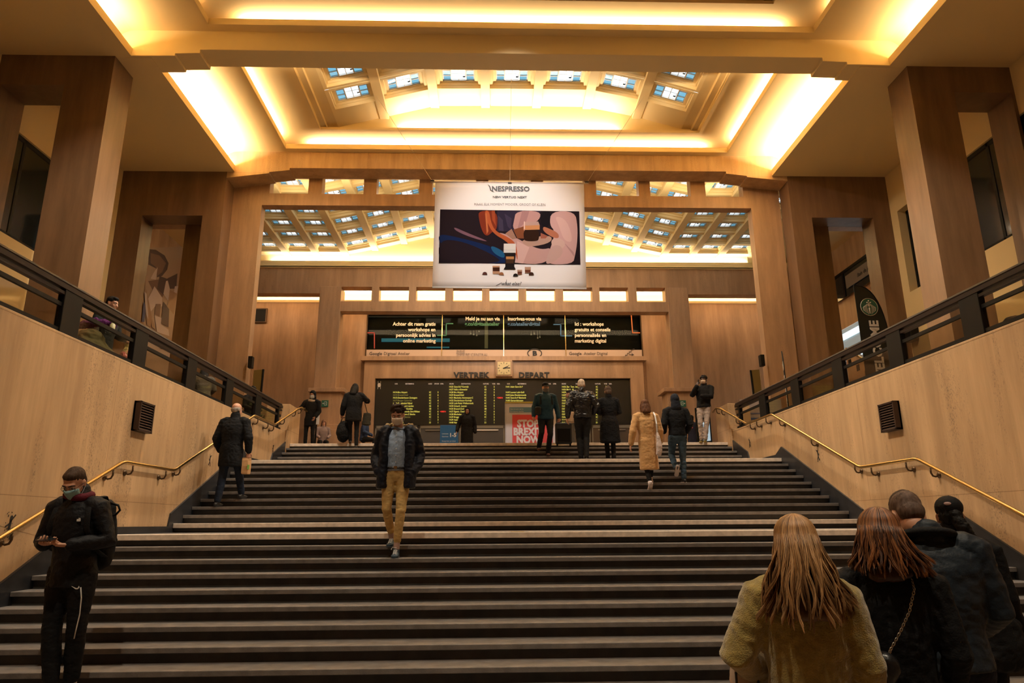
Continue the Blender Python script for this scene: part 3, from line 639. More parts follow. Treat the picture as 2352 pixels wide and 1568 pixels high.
# --- clock
c = at(1157.5, 847, Y=28.24); ct = thing('wall_clock', 'square station clock with pale face above the departure board', 'clock', (c.x, 28.24, c.z-.35))
obj('casing', MB().box(c.x-.35, c.x+.35, 28.10, 28.24, c.z-.35, c.z+.35).box(c.x-.40, c.x+.40, 28.2, 28.24, c.z-.40, c.z+.38), TRAV2, ct, bevel=.02)
obj('clock_face', MB().box(c.x-.27, c.x+.27, 28.08, 28.10, c.z-.28, c.z+.27), mat('clock_face_cream', (.72, .58, .30), .5), ct)
tk = MB()
for i in range(12):
    a = math.pi*i/6; d = V(math.sin(a), 0, math.cos(a)); obj('hour_mark', MB().obox(V(c.x, 28.07, c.z)+d*.225, d, (0, 1, 0), d.cross(V(0, 1, 0)), .025, .004, .009), TEXTB, ct)
for nm, a, L, w_ in (('hour_hand', math.radians(64), .18, .016), ('minute_hand', math.radians(86), .25, .012)):
    d = V(math.sin(a), 0, math.cos(a)); obj(nm, MB().obox(V(c.x, 28.065, c.z)+d*(L/2-.02), d, (0, 1, 0), d.cross(V(0, 1, 0)), L/2+.02, .004, w_), TEXTB, ct)
for t_, px in (('VERTREK', 1082.5), ('DEPART', 1226.5)):
    o = lettering(t_, at(px, 867, Y=28.235), .225, TEXTB, None, bold=.06, sx=1.04, depth=.03, space=1.08, name='wall_lettering')
    tag(o, 'black raised letters %s on the wall, %s of the clock' % (t_, 'left' if px < 1150 else 'right'), 'lettering')
# --- departure board
bt = thing('departure_board', 'wide black departure board with yellow lines of train times', 'departure board', (.5, 28.4, 5.57))
obj('panel', MB().box(-4.82, 5.79, 28.40, 28.6, 5.57, 7.49), mat('board_black', (.008, .008, .008), .35), bt)
YEL = mat('board_yellow', (.6, .62, .12), .5, emit=(.62, .62, .12), estr=.42); BW = mat('board_header', (.6, .55, .5), .5, emit=(.6, .5, .45), estr=.3); REDL = mat('board_red', (.7, .03, .02), .5, emit=(.8, .04, .03), estr=.6)
DIM = mat('board_dim', (.2, .2, .05), .5, emit=(.3, .3, .08), estr=.18)
def bl(txt, px, py, hpx=4.3, m_=YEL, al='LEFT', sx=.92, bold=.03, name='row_lettering', n=1):
    lettering(txt, at(px, py, Y=28.39), hpx/1589*29.3, m_, bt, align=al, bold=bold, sx=sx, name=name, depth=.003)
H = (('UUR', 907), ('BESTEMMING', 938), ('AARD', 985), ('SPOOR', 1000), ('OPM.', 1012), ('HEURE', 1034), ('DESTINATION', 1067), ('NATURE', 1113), ('VOIE', 1131), ('REM.', 1142), ('UUR', 1165), ('BESTEMMING', 1196), ('SPOOR', 1257), ('OPM.', 1271), ('HEURE', 1292), ('DESTINATION', 1330), ('NATURE', 1370), ('VOIE', 1388), ('REM.', 1399))
for t_, px in H: bl(t_, px+3, 882.5, 2.8, BW, 'CENTER', .82, name='header_lettering')
c1 = ['', '', '14:14-Bru Airport', '14:15-Brussel-Zuid', '14:15-Denderleeuw Zottegem', '14:17-Bergen Quievrain', '14:18-Eigenbrakel Nijvel', '14:20-Bru Airport Landen', '14:22-Gent-St-P Knokke', '14:23-Dendermonde Sint-Niklaas', '14:24-La Louviere-Z Binche', '14:25-Luik-Guillemins', '14:26-Halle', '14:27-Leuven']
c2 = ['14:25 Gent-St-P Kortrijk', '14:27 Halle s-Gravenbr', '14:28 Bru Airport', '14:29 Brussel-Zuid', '14:31 Mechelen Antwerpen-C', '14:32 Denderleeuw Kortrijk', '14:33 Luik-Paleis Welkenraedt', '14:34 Schaarb. Leuven', '14:35 Brussel-Zuid', '14:37 Eigenb. Charleroi-C', '14:38 Mechelen', '14:39 Brugge', '14:39 Aalst', '14:40 Namen']
c3 = ['14:41 Aalst Gent-St-P', '', '14:43 Leuven Luik-Guill', '14:44 Jette Dendermonde', '14:45 Gent-St-P Blankenb', '14:48 Geraardsbergen', '14:49 Brussel-Zuid', '14:50 Mechelen', '14:51 Halle', '14:52 Namen Luik', '14:53 Ottignies', '14:54 Bergen', '14:55 Aalst', '14:56 Leuven']
c4 = ['14:56 Zav  Tem  Airport', '14:56 Mech  -B', '14:59 Brugge', '14:59 Bergen', '15:01 Halle', '15:02 Leuven', '15:02 Namen', '15:03 Aalst', '15:04 Gent', '15:06 Luik', '15:07 Jette', '15:08 Ottignies', '15:10 Nivelles', '15:12 Mechelen']
rail_cols = ((c1, 902, 988, 1006), (c2, 1031, 1115, 1135), (c3, 1161, 1250, 1262), (c4, 1290, 1371, 1392))
for ci, (cc, px, pa, ps) in enumerate(rail_cols):
    for i, t_ in enumerate(cc):
        py = 889.7+i*6.32
        if t_: bl(t_, px, py, 3.7, DIM if (ci == 0 and i in (3, 5, 11, 12)) else YEL, sx=.84)
        if t_ and ci != 2: bl(('IC', 'S2', 'IC', 'IC', 'IC', 'IC', 'IC', 'S2', 'S8', 'IC', 'IC', 'IC', 'IC', 'S1')[i]+'', pa, py, 3.7, DIM if i == 12 else YEL, 'CENTER'); bl('24361415165231'[i], ps, py, 3.7, YEL, 'CENTER')
bl('+8MIN', 1010, 889.7+9*6.32, 3.6, REDL, bold=.01, name='delay_lettering'); bl('+5MIN', 1141, 889.7+4*6.32, 3.6, REDL, bold=.01, name='delay_lettering')
b = MB(); c = at(871, 884, Y=28.39); b.ball((c.x, c.y, c.z), (.07, .006, .09), 10)
for sx_, sz in ((-1, 1), (1, 1), (-1, -1), (1, -1)): b.tube([(c.x+sx_*.05, c.y, c.z+sz*.06), (c.x+sx_*.055, c.y, c.z+sz*.17)], .008, 5)
obj('white_sticker', b, TEXTW, bt)
# --- ticket counters under the board
CG = mat('counter_glass', (.10, .10, .105), .15); CA = mat('counter_steel', (.30, .30, .28), .35, .7); CB = mat('counter_brown', (.07, .05, .035), .5)
labs = ['ticket counter behind the man in khaki trousers', 'pale ticket counter left of the blue counter sign', 'ticket counter right of the woman in the long black coat', 'ticket counter behind the poster stand', 'ticket counter behind the leather jacket man', 'brown ticket counter at the right end under the board']
xs_ = [-4.8, -3.0, -1.25, .55, 2.3, 4.1, 5.8]
for i in range(6):
    t = thing('ticket_counter', labs[i], 'counter', (xs_[i], 28.45, ZF), group='ticket counters'); a, b2 = xs_[i]+.03, xs_[i+1]-.03
    obj('desk', MB().box(a, b2, 28.25, 28.75, ZF, 4.72).box(a, b2, 28.15, 28.75, 4.72, 4.78), CB, t, bevel=.01)
    obj('window', MB().box(a+.04, b2-.04, 28.44, 28.47, 4.78, 5.50), CG if i < 4 else CB, t)
    obj('frame', MB().box(a, a+.05, 28.42, 28.5, 4.78, 5.56).box(b2-.05, b2, 28.42, 28.5, 4.78, 5.56).box(a, b2, 28.42, 28.5, 5.44, 5.56), CA, t, bevel=.006)
    obj('blind_rail', MB().box(a+.25, b2-.25, 28.40, 28.44, 5.34, 5.39), TEXTW if i == 2 else CA, t)

# ================================================================== PEOPLE
DG = {}
def fuse(name, mb, m_, parent, voxel=.012, smooth=3, noise_amp=0, noise_scale=9, stretch=1.0, extra=None, seed=0):
    """grow one continuous surface out of overlapping closed shapes"""
    me = mesh_of(name, mb, m_, clean=False)
    o = bpy.data.objects.new(name, me); COL.objects.link(o)
    r = o.modifiers.new('r', 'REMESH'); r.mode = 'VOXEL'; r.voxel_size = voxel; r.use_smooth_shade = True
    if smooth: q = o.modifiers.new('s', 'SMOOTH'); q.iterations = smooth; q.factor = .5
    dg = bpy.context.evaluated_depsgraph_get(); dg.update()
    nm = bpy.data.meshes.new_from_object(o.evaluated_get(dg)); nm.name = name
    o.modifiers.clear(); o.data = nm; bpy.data.meshes.remove(me)
    if noise_amp:
        off = V(seed*3.7, seed*1.3, 0)
        vn = [v.normal.copy() for v in nm.vertices]
        for v, n in zip(nm.vertices, vn):
            p = v.co
            a = noise.noise(V(p.x*noise_scale, p.y*noise_scale, p.z*noise_scale*stretch)+off)
            b = noise.noise(V(p.x*noise_scale*2.2+p.z*4, p.y*noise_scale*2.2, p.z*noise_scale*2.6*stretch)+off)
            v.co = p+n*(noise_amp*(a+.5*(1-abs(b)*3)))
    nm.materials.clear()
    for q in (m_ if isinstance(m_, (list, tuple)) else [m_]): nm.materials.append(q)
    nm.polygons.foreach_set('use_smooth', [True]*len(nm.polygons))
    if extra:
        b = bmesh.new(); b.from_mesh(nm)
        em = mesh_of('e', extra, m_, smooth=True, clean=False); b.from_mesh(em); b.to_mesh(nm); b.free(); bpy.data.meshes.remove(em)
        nm.polygons.foreach_set('use_smooth', [True]*len(nm.polygons))
    o.parent = parent
    return o
def cloth(name, color, rough=.85, bump=.35, bscale=90, var=.12, vscale=6, sheen=0, **k):
    return mat(name, color, rough, bump=bump, bscale=bscale, var=var, vscale=vscale, spec=.25, sheen=sheen, **k)
SKIN = {'fair': mat('skin_fair', (.58, .30, .19), .5, var=.06, vscale=20), 'mid': mat('skin_tan', (.42, .20, .12), .5, var=.06, vscale=20), 'dark': mat('skin_dark', (.10, .05, .035), .5)}
EYEW = mat('eye_white', (.7, .66, .6), .2); EYED = mat('eye_dark', (.02, .015, .01), .2)
def hair_mat(name, c): return mat(name, c, .6, spec=.15, var=.35, vscale=60, bump=.5, bscale=120, stretch=(1, 1, .12))
HM = {'black': hair_mat('hair_black', (.012, .010, .009)), 'brown': hair_mat('hair_dark_brown', (.035, .020, .012)), 'grey': hair_mat('hair_grey', (.30, .26, .22)), 'white': hair_mat('hair_white', (.72, .60, .48)), 'auburn': hair_mat('hair_auburn', (.13, .055, .025)), 'buzz': hair_mat('hair_buzz', (.06, .035, .022)), 'temple': hair_mat('hair_temple', (.13, .085, .065))}
def hand(mb, w_, d, pn, s=1, curl=.5, thumb=1, spread=.12, finger_curls=None, thin=1.0):
    """palm and five separate fingers. w_: wrist, d: pointing direction, pn: palm normal (fingers curl towards it), thumb: +-1 side"""
    w_ = V(*w_); d = V(*d).normalized(); pn = V(*pn); pn = (pn-d*pn.dot(d)).normalized(); sd = d.cross(pn)*thumb
    k = s*1.0
    mb.limb([w_-d*.03*k, w_+d*.02*k, w_+d*.055*k, w_+d*.088*k], [(.026*k, .019*k), (.031*k, .017*k), (.040*k, .016*k), (.036*k, .013*k)], 12, side=tuple(sd))
    for i, (off, L, r_) in enumerate(((.030, .074, .0088), (.0105, .082, .0092), (-.010, .077, .0088), (-.029, .061, .0078))):
        c = (finger_curls[i] if finger_curls else curl)
        p = w_+d*.082*k+sd*off*k; dr = (d+sd*(off/.03)*spread*.6).normalized(); pts = [p]; ang = c*.55
        for f in (.45, .31, .24):
            q = (dr*math.cos(ang)+pn*math.sin(ang)); pts.append(pts[-1]+q*L*f*k); ang += c*.85
        mb.limb(pts, [r_*k*thin, r_*k*.97*thin, r_*k*.9*thin, r_*k*.8*thin], 9)
    p = w_+d*.022*k+sd*.026*k; q = (d*.62+sd*.72+pn*.25).normalized(); pts = [p, p+q*.036*k]
    q = (d*.85+sd*.30+pn*(.25+.35*curl)).normalized(); pts.append(pts[-1]+q*.032*k); q = (d*.9+pn*(.3+.5*curl)).normalized(); pts.append(pts[-1]+q*.024*k)
    mb.limb(pts, [.0125*k*thin, .0115*k*thin, .0098*k*thin, .0088*k*thin], 9)
class P:
    """a posed figure in local axes: x to its right, y forward, z up; units for 1.75 m"""
    def __init__(s, label, foot, rz, H=1.75, skin='fair', lean=0, side=0, head=(0, 0, 0), group=None, voxel=.012, **J):
        s.k = H/1.75; s.root = thing('person', label, 'person', foot, rz, group); s.root.scale = (s.k,)*3
        s.lean, s.side, s.vox, s.skin = lean, side, voxel, SKIN[skin]
        s.J = dict(pel=(0, 0, .93), hipR=(.09, 0, .90), hipL=(-.09, 0, .90), kneeR=(.10, .02, .50), kneeL=(-.10, .02, .50), ankR=(.11, -.02, .09), ankL=(-.11, -.02, .09),
                   shR=(.185, 0, 1.41), shL=(-.185, 0, 1.41), elR=(.25, -.03, 1.13), elL=(-.25, -.03, 1.13), wrR=(.27, .05, .88), wrL=(-.27, .05, .88), toeR=(.05, 1, 0), toeL=(-.05, 1, 0), hc=(0, .015, 1.62))
        s.J.update(J); s.hp, s.hy, s.hr = head
        s.seed = abs(hash(label)) % 100 if False else sum(map(ord, label)) % 97
        hc = s.T(s.J['hc']); s.H = Matrix.Translation(hc) @ Matrix.Rotation(-s.hy, 4, 'Z') @ Matrix.Rotation(-s.hp, 4, 'X') @ Matrix.Rotation(s.hr, 4, 'Y')
        s.H = s.H @ Matrix.Translation((0, 0, 0))
    def T(s, p):
        p = V(*p); h = max(0, p.z-.93); return V(p.x+s.side*h, p.y+s.lean*h, p.z-(.5*(s.lean**2+s.side**2))*h)
    def g(s, n):
        p = s.J[n]; return s.T(p) if n[:2] in ('sh', 'el', 'wr', 'hc') else V(*p)
    def h(s, *p): return s.H @ V(*p)
    def body(s, fem=False, hands=('relax', 'relax'), face=True, hd=None, hs=.93):
        mb = MB(); g = s.g; hs_ = (.88 if fem else .95)*hs/.93
        mb.limb([s.T((0, 0, .92)), s.T((0, 0, 1.08)), s.T((0, .01, 1.25)), s.T((0, 0, 1.38)), s.T((0, 0, 1.44))], [(.135, .095), (.115, .085), (.145, .095), (.155, .085), (.09, .06)], 16, side=(1, 0, 0))
        mb.limb([s.T((0, -.01, 1.40)), s.T((0, 0, 1.50)), s.h(0, -.015, -.06)], [.062, .052, .054] if fem else [.07, .058, .058])
        for a in 'RL':
            mb.limb([g('hip'+a), g('hip'+a).lerp(g('knee'+a), .5), g('knee'+a), g('knee'+a).lerp(g('ank'+a), .4), g('ank'+a)], [.060, .052, .040, .036, .027])
            mb.limb([g('sh'+a), g('el'+a), g('el'+a).lerp(g('wr'+a), .3), g('wr'+a)], [.045, .037, .035, .024])
        c = lambda x, y, z: s.h(x, y, z)
        M3 = s.H.to_3x3()
        mb.ball(c(0, -.012, .045), (.073, .092, .082), 18, M=M3); mb.ball(c(0, .028, -.02), (.060, .066, .092), 18, M=M3); mb.ball(c(0, .045, -.078), (.038, .042, .034), 12, M=M3)
        mb.ball(c(0, .030, -.045), (.054, .050, .055), 12, M=M3)
        if face:
            mb.limb([c(0, .088, .012), c(0, .103, -.012), c(0, .112, -.030)], [.009, .012, .0155], 8); mb.ball(c(0, .099, -.036), (.020, .014, .010), 8, M=M3)
            mb.limb([c(-.042, .074, .030), c(0, .090, .033), c(.042, .074, .030)], [.011, .010, .011], 8)
            mb.ball(c(0, .090, -.060), (.022, .012, .007), 8, M=M3); mb.ball(c(0, .088, -.070), (.019, .012, .008), 8, M=M3)
            for q in (-1, 1): mb.ball(c(q*.040, .066, -.025), (.020, .020, .022), 8, M=M3)
        for q in (-1, 1): mb.ball(c(q*.073, -.008, -.005), (.010, .019, .031), 10, M=M3); mb.ball(c(q*.078, -.016, .008), (.009, .012, .018), 8, M=M3)
        ex = MB()
        for a, q, mode in (('R', 1, hands[0]), ('L', -1, hands[1])):
            if mode is None: continue
            el, wr = g('el'+a), g('wr'+a); d = (wr-el).normalized()
            if mode == 'relax': hand(ex, wr, d+V(0, .1, -.3), (-q, .2, 0), hs_, .45, thumb=q)
            elif mode == 'grip': hand(ex, wr, d+V(0, .05, -.5), (-q*.6, .8, 0), hs_, 1.25, thumb=q)
            elif isinstance(mode, tuple): hand(ex, wr, mode[0], mode[1], hs_, mode[2], thumb=mode[3] if len(mode) > 3 else q, finger_curls=mode[4] if len(mode) > 4 else None)
        s.bodyo = fuse('body', mb, s.skin, s.root, min(s.vox, .010), 2, extra=ex)
        if face:
            for q in (-1, 1):
                e = MB(); e.ball(c(q*.031, .079, .008), (.0125, .0105, .0085), 10, M=M3); obj('eye', e, EYEW, s.root, True, local=True)
                e = MB(); e.ball(c(q*.031, .0885, .007), (.0055, .003, .0055), 8, M=M3); obj('iris', e, EYED, s.root, True, local=True)
                e = MB(); e.limb([c(q*.012, .096, .028), c(q*.032, .092, .034), c(q*.052, .074, .028)], [.0035, .005, .003], 6); obj('eyebrow', e, HM['black'], s.root, True, local=True)
        return s
    def top(s, m_, name='jacket', hem=.84, flare=1.0, slv=1.0, bulk=1.0, open_=0, collar=1, amp=.006, fem=False, sleeves=True, neck=1.47, cuff=.03, shoulder=1.0, hembias=0, front=None, scale=9, longback=0):
        mb = MB(); B = bulk; zs = [(hem, .168*flare, .125*flare), (max(hem, .93)+.0, .165*(1+(flare-1)*.6), .122*(1+(flare-1)*.6)), (1.06, .150 if not fem else .135, .118), (1.20, .172 if not fem else .150, .130), (1.34, .190 if not fem else .168, .122), (1.41, .175*shoulder, .100), (1.46, .105, .078), (neck, .075, .068)]
        if hem < .9: zs.insert(1, ((hem+.93)/2, .168*(1+(flare-1)*.8), .125*(1+(flare-1)*.8)))
        pts = [s.T((hembias*(max(0, .93-z)), 0, z)) for z, _, _ in zs]
        mb.tube(pts, [(a*B, b*B) for _, a, b in zs], 24, side=(1, 0, 0))
        if sleeves:
            for a, q in (('R', 1), ('L', -1)):
                sh, el, wr = s.g('sh'+a), s.g('el'+a), s.g('wr'+a); w2 = el.lerp(wr, 1-cuff/.26 if cuff > 0 else 1)
                mb.limb([sh+V(-q*.05, 0, .015), sh, sh.lerp(el, .5), el, el.lerp(w2, .5), w2], [x*slv*(.9 if fem else 1) for x in (.070, .074, .064, .060, .054, .046)], 14)
        if collar: mb.limb([s.T((0, -.005, 1.44)), s.T((0, -.005, 1.49)), s.T((0, -.01, 1.49+.045*collar))], [.092, .082, .078], 16)
        o = fuse(name, mb, m_, s.root, s.vox, 3, amp, scale, 1.0, seed=s.seed)
        return s
    def trousers(s, m_, name='trousers', w_=1.0, cuff=.10, amp=.005, top=1.0, taper=1.0):
        mb = MB(); g = s.g
        mb.limb([V(*s.J['hipR']).lerp(V(*s.J['hipL']), .5)+V(0, 0, -.02), s.T((0, 0, .95)), s.T((0, 0, top))], [(.155*w_, .112*w_), (.152*w_, .115*w_), (.138*w_, .108*w_)], 18, side=(1, 0, 0))
        for a in 'RL':
            h_, k_, n_ = g('hip'+a), g('knee'+a), g('ank'+a); e = n_+(k_-n_).normalized()*(cuff-.09)
            mb.limb([h_, h_.lerp(k_, .35), h_.lerp(k_, .75), k_, k_.lerp(e, .5), e], [x*w_ for x in (.098, .088, .070, .064*taper, .060*taper, .052*taper)], 14)
        fuse(name, mb, m_, s.root, s.vox, 3, amp, 11, 1.6, seed=s.seed+5); return s
    def shoes(s, m_, sole=None, size=1.0):
        for a in 'RL':
            n_ = s.g('ank'+a); t = V(*s.J['toe'+a]); mb = MB(); t = t.normalized(); up = V(0, 0, 1) if abs(t.z) < .8 else V(0, 1, 0)
            sd = t.cross(up).normalized(); dn = sd.cross(t)*-1; dn = -dn if dn.z > 0 and abs(t.z) < .8 else dn
            if abs(t.z) >= .8: dn = V(0, -1, 0)
            b0 = n_+dn*.055-t*.06
            mb.limb([b0, b0+t*.05+dn*-.004, b0+t*.13, b0+t*.19, b0+t*.225], [(.034*size, .036), (.036*size, .038), (.040*size, .030), (.043*size, .022), (.034*size, .018)], 12, side=tuple(sd))
            mb.limb([n_+dn*.03, n_-dn*.012], [.042, .040], 12)
            fuse('shoe', mb, m_, s.root, min(s.vox, .010), 2, seed=1)
            if sole:
                q = MB(); q.limb([b0+dn*.026, b0+t*.10+dn*.026, b0+t*.2+dn*.022, b0+t*.232+dn*.018], [(.037*size, .011), (.040*size, .011), (.046*size, .010), (.034*size, .008)], 12, side=tuple(sd)); obj('sole', q, sole, s.root, True, local=True)
        return s
    def cap_hair(s, m_, kind='short', name='hair', amp=.004):
        mb = MB(); M3 = s.H.to_3x3(); c = lambda *p: s.h(*p)
        if kind == 'short':
            mb.ball(c(0, -.020, .060), (.078, .096, .080), 18, M=M3); mb.ball(c(0, -.052, .015), (.070, .062, .070), 14, M=M3); mb.ball(c(0, .040, .098), (.058, .046, .034), 12, M=M3)
        elif kind == 'buzz':
            mb.ball(c(0, -.020, .052), (.0755, .092, .083), 18, M=M3); mb.ball(c(0, -.050, .005), (.068, .058, .062), 14, M=M3); mb.ball(c(0, .020, .085), (.062, .058, .040), 12, M=M3)
        elif kind == 'curly':
            rnd = random.Random(s.seed)
            mb.ball(c(0, -.02, .065), (.082, .096, .082), 16, M=M3)
            for _ in range(60):
                t, u = rnd.uniform(0, 2*math.pi), rnd.uniform(.1, 1); r_ = math.sqrt(1-u*u*.7)
                p = (math.cos(t)*r_*.084, -.02+math.sin(t)*r_*.095, .06+u*.080)
                if p[1] > .05 and p[2] < .07: continue
                mb.ball(c(*p), rnd.uniform(.012, .020), 7)
        elif kind == 'fringe':
            for q in (-1, 1): mb.ball(c(q*.062, -.028, .010), (.019, .052, .040), 12, M=M3)
            mb.ball(c(0, -.072, .000), (.062, .034, .048), 12, M=M3); mb.ball(c(0, -.06, -.03), (.055, .035, .03), 12, M=M3)
        elif kind in ('bob', 'bun', 'long'):
            mb.ball(c(0, -.022, .055), (.084, .100, .084), 18, M=M3); mb.ball(c(0, -.045, -.01), (.080, .070, .085), 14, M=M3)
            if kind != 'bun':
                L = -.155 if kind == 'bob' else -.22
                mb.limb([c(0, -.05, .03), c(0, -.06, -.05), c(0, -.07, L)], [(.086, .060), (.098, .058), (.094, .040)], 16, side=tuple(M3 @ V(1, 0, 0)))
                for q in (-1, 1): mb.limb([c(q*.07, .0, .05), c(q*.082, .01, -.03), c(q*.078, .01, L+.02)], [(.02, .045), (.02, .045), (.014, .03)], 10)
            else: mb.ball(c(0, -.085, .10), (.036, .034, .034), 12, M=M3)
        fuse(name, mb, m_, s.root, .007 if s.vox < .012 else .010, 1, amp, 40, .3, seed=s.seed); return s
    def beanie(s, m_, name='beanie', hood=False):
        mb = MB(); M3 = s.H.to_3x3()
        mb.ball(s.h(0, -.022, .062), (.084, .101, .086), 18, M=M3); mb.limb([s.h(0, -.03, .028), s.h(0, -.025, .055)], [(.085, .096), (.087, .098)], 18, side=tuple(M3 @ V(1, 0, 0)))
        if hood:
            mb.ball(s.h(0, -.035, .02), (.092, .100, .110), 16, M=M3); mb.limb([s.h(0, -.05, .0), s.T((0, -.05, 1.47))], [(.085, .075), (.11, .075)], 14, side=(1, 0, 0))
        fuse(name, mb, m_, s.root, .008, 2, .003, 20, 1, seed=s.seed); return s
    def mask(s, m_):
        c = s.h; n = 9; k = 7; vs = []; fs = []
        for i in range(k):
            v_ = i/(k-1); z = -.006-.088*v_
            for j in range(n):
                u = j/(n-1)*2-1; w_ = .066*(1-.30*max(0, v_-.5)*2)
                y = .112-.052*abs(u)**1.8+.010*math.sin(v_*math.pi)*(1-abs(u))-.018*v_**2
                if abs(u) < .3: y += .012*(1-abs(u)/.3)*(1-v_)
                vs.append(c(u*w_, y, z+.012*(1-abs(u))*(1 if i == 0 else 0)+.002*math.sin(v_*14)))
        fs = [(i*n+j, i*n+j+1, (i+1)*n+j+1, (i+1)*n+j) for i in range(k-1) for j in range(n-1)]
        me = MB().add(vs, fs); o = obj('face_mask', me, m_, s.root, True, local=True); md = o.modifiers.new('t', 'SOLIDIFY'); md.thickness = .002
        st_ = MB()
        for q in (-1, 1):
            for z in (-.012, -.082): st_.tube([c(q*.062, .066, z), c(q*.074, .03, z*.6), c(q*.080, -.010, .005 if z > -.05 else -.02)], .0012, 5)
        obj('mask_loop', st_, WHITEC, s.root, local=True); return s
    def scarf(s, m_, r_=.03, name='scarf', z=1.48, rad=.078):
        pts = [s.T((rad*math.cos(t), rad*.9*math.sin(t), z+.012*math.sin(2*t))) for t in [2*math.pi*i/16 for i in range(17)]]
        mb = MB().tube(pts, r_, 10, caps=False); obj(name, mb, m_, s.root, True, local=True); return s
def facing(dx, dy): return math.atan2(-dx, dy)
CB_ = cloth('black_wool', (.006, .006, .007)); CB2 = cloth('black_cotton', (.008, .008, .009), .8); NAVY = cloth('navy_parka', (.006, .008, .016), .6); BLKL = mat('black_leather', (.010, .010, .011), .32, bump=.4, bscale=35, spec=.5)
JEANS = cloth('blue_jeans', (.05, .085, .12), .8, var=.3, vscale=5); DJEANS = cloth('dark_jeans', (.008, .013, .026), .8, var=.2)
SHB = mat('black_shoe', (.015, .013, .012), .4); SHW = mat('white_sole', (.65, .55, .50), .5)

# 1 -- young man with a phone at the left
f = V(at(146, 1590, Z=.28).x, 6.45, .28)
p = P('young man in black jacket and blue mask looking down at his phone, left edge', (f.x, f.y, f.z), facing(-.15, -1), 1.90, 'fair', lean=.06, side=.03, head=(.62, -.12, 0), voxel=.009,
      kneeR=(.07, .05, .50), kneeL=(-.10, .00, .50), ankR=(.0, .06, .09), ankL=(-.075, -.06, .09), elR=(.27, .02, 1.14), elL=(-.285, .00, 1.15), wrR=(.09, .225, 1.13), wrL=(-.105, .20, 1.12), hc=(0, .06, 1.60))
p.body(hands=(((-.62, .78, .10), (-.1, -.1, 1), .5, -1, (.25, .55, .8, .95)), ((.70, .68, .05), (.1, -.1, 1), .7, 1, (.75, .9, 1.0, 1.05))))
p.trousers(cloth('black_track_pants', (.004, .004, .005), .75), cuff=.13, w_=1.12).top(cloth('black_shell_jacket', (.005, .005, .007), .6), hem=.80, bulk=1.10, slv=1.14, cuff=.02, collar=1.1, flare=.98)
p.shoes(mat('white_sneaker', (.62, .50, .47), .5), SHW).cap_hair(HM['buzz'], 'buzz', amp=.002).mask(mat('blue_mask', (.30, .50, .52), .8, bump=.3, bscale=60))
p.scarf(cloth('burgundy_hood_cloth', (.10, .008, .018), .8), .034, 'burgundy_hood', 1.50, .088)
gl = MB()
for q in (-1, 1):
    c_ = [p.h(q*.033+.024*math.cos(t), .102-.012*abs(math.cos(t)), .004+.018*math.sin(t)) for t in [2*math.pi*i/18 for i in range(19)]]
    gl.tube(c_, .0016, 5, caps=False); gl.tube([p.h(q*.057, .092, .008), p.h(q*.078, .02, .012), p.h(q*.082, -.02, .0)], .0016, 5)
gl.tube([p.h(-.009, .108, .006), p.h(.009, .108, .006)], .0016, 5); obj('glasses', gl, BLACK, p.root, True, local=True)
b = MB(); b.limb([(-.215, .06, 1.0), (-.165, .09, .85), (-.125, .075, .70), (-.125, .06, .5), (-.10, .05, .25)], .004, 6)
obj('white_piping', MB().tube([(-.16, .095, .80), (-.170, .085, .72), (-.165, .070, .60), (-.150, .065, .5), (-.135, .055, .42)], .0045, 6), TEXTW, p.root, True, local=True)
sw = MB(); sw.prism([(0, 0), (.012, -.012), (.03, -.012), (.085, .018), (.03, -.004), (.014, -.003), (.006, .012)], 'y', .145, .148)
o = obj('tick_emblem', sw, TEXTW, p.root, local=True); o.location = (-.165, -.03, .80)
e = MB().box(-.115, -.085, .146, .152, 1.300, 1.318).box(-.112, -.100, .146, .152, 1.318, 1.326); obj('chest_emblem', e, TEXTW, p.root, local=True)
ph = thing('mobile_phone', 'dark phone held by the young man in the blue mask', 'phone', (0, 0, 0))
PM = root_matrix(p.root); c_ = PM @ p.T((0, .315, 1.165)); ax = (PM.to_3x3() @ V(1, .06, 0)).normalized(); ay = (PM.to_3x3() @ V(-.03, .75, -.22)).normalized(); az = ax.cross(ay)
ph.location = c_; obj('phone_body', MB().obox(c_, ax, ay, az, .072, .036, .0045), mat('phone_red_black', (.03, .008, .01), .3), ph, bevel=.003); obj('screen', MB().obox(c_+az*.005, ax, ay, az, .066, .032, .0006), DGLASS, ph)
bp_ = thing('backpack', 'black backpack worn by the young man with the phone', 'backpack', tuple(PM @ V(-.12, -.2, 1.2)))
mb = MB(); mb.limb([(-.02, -.20, .98), (-.02, -.22, 1.15), (-.02, -.20, 1.42)], [(.15, .08), (.16, .10), (.13, .07)], 14, side=(1, 0, 0)); b2 = fuse('pack', mb, CB2, bp_, .012, 2, .006); b2.data.transform(PM); b2.data.transform(root_matrix(bp_).inverted())
for q in (-1, 1):
    mb = MB().tube([(q*.10, -.17, 1.42), (q*.125, -.08, 1.50), (q*.13, .02, 1.49), (q*.14, .11, 1.40), (q*.16, .13, 1.25), (q*.19, .03, 1.08), (q*.15, -.14, 1.02)], [(.028, .008)]*7, 10, side=(1, 0, 0)); o = obj('strap', mb, CB2, bp_, True, local=True); o.data.transform(PM); o.data.transform(root_matrix(bp_).inverted())
mb = MB().tube([(-.15, -.12, 1.45), (-.215, -.14, 1.43), (-.235, -.14, 1.39), (-.20, -.14, 1.35), (-.14, -.14, 1.34)], .010, 8); o = obj('side_buckle', mb, BLACK, bp_, True, local=True); o.data.transform(PM); o.data.transform(root_matrix(bp_).inverted())

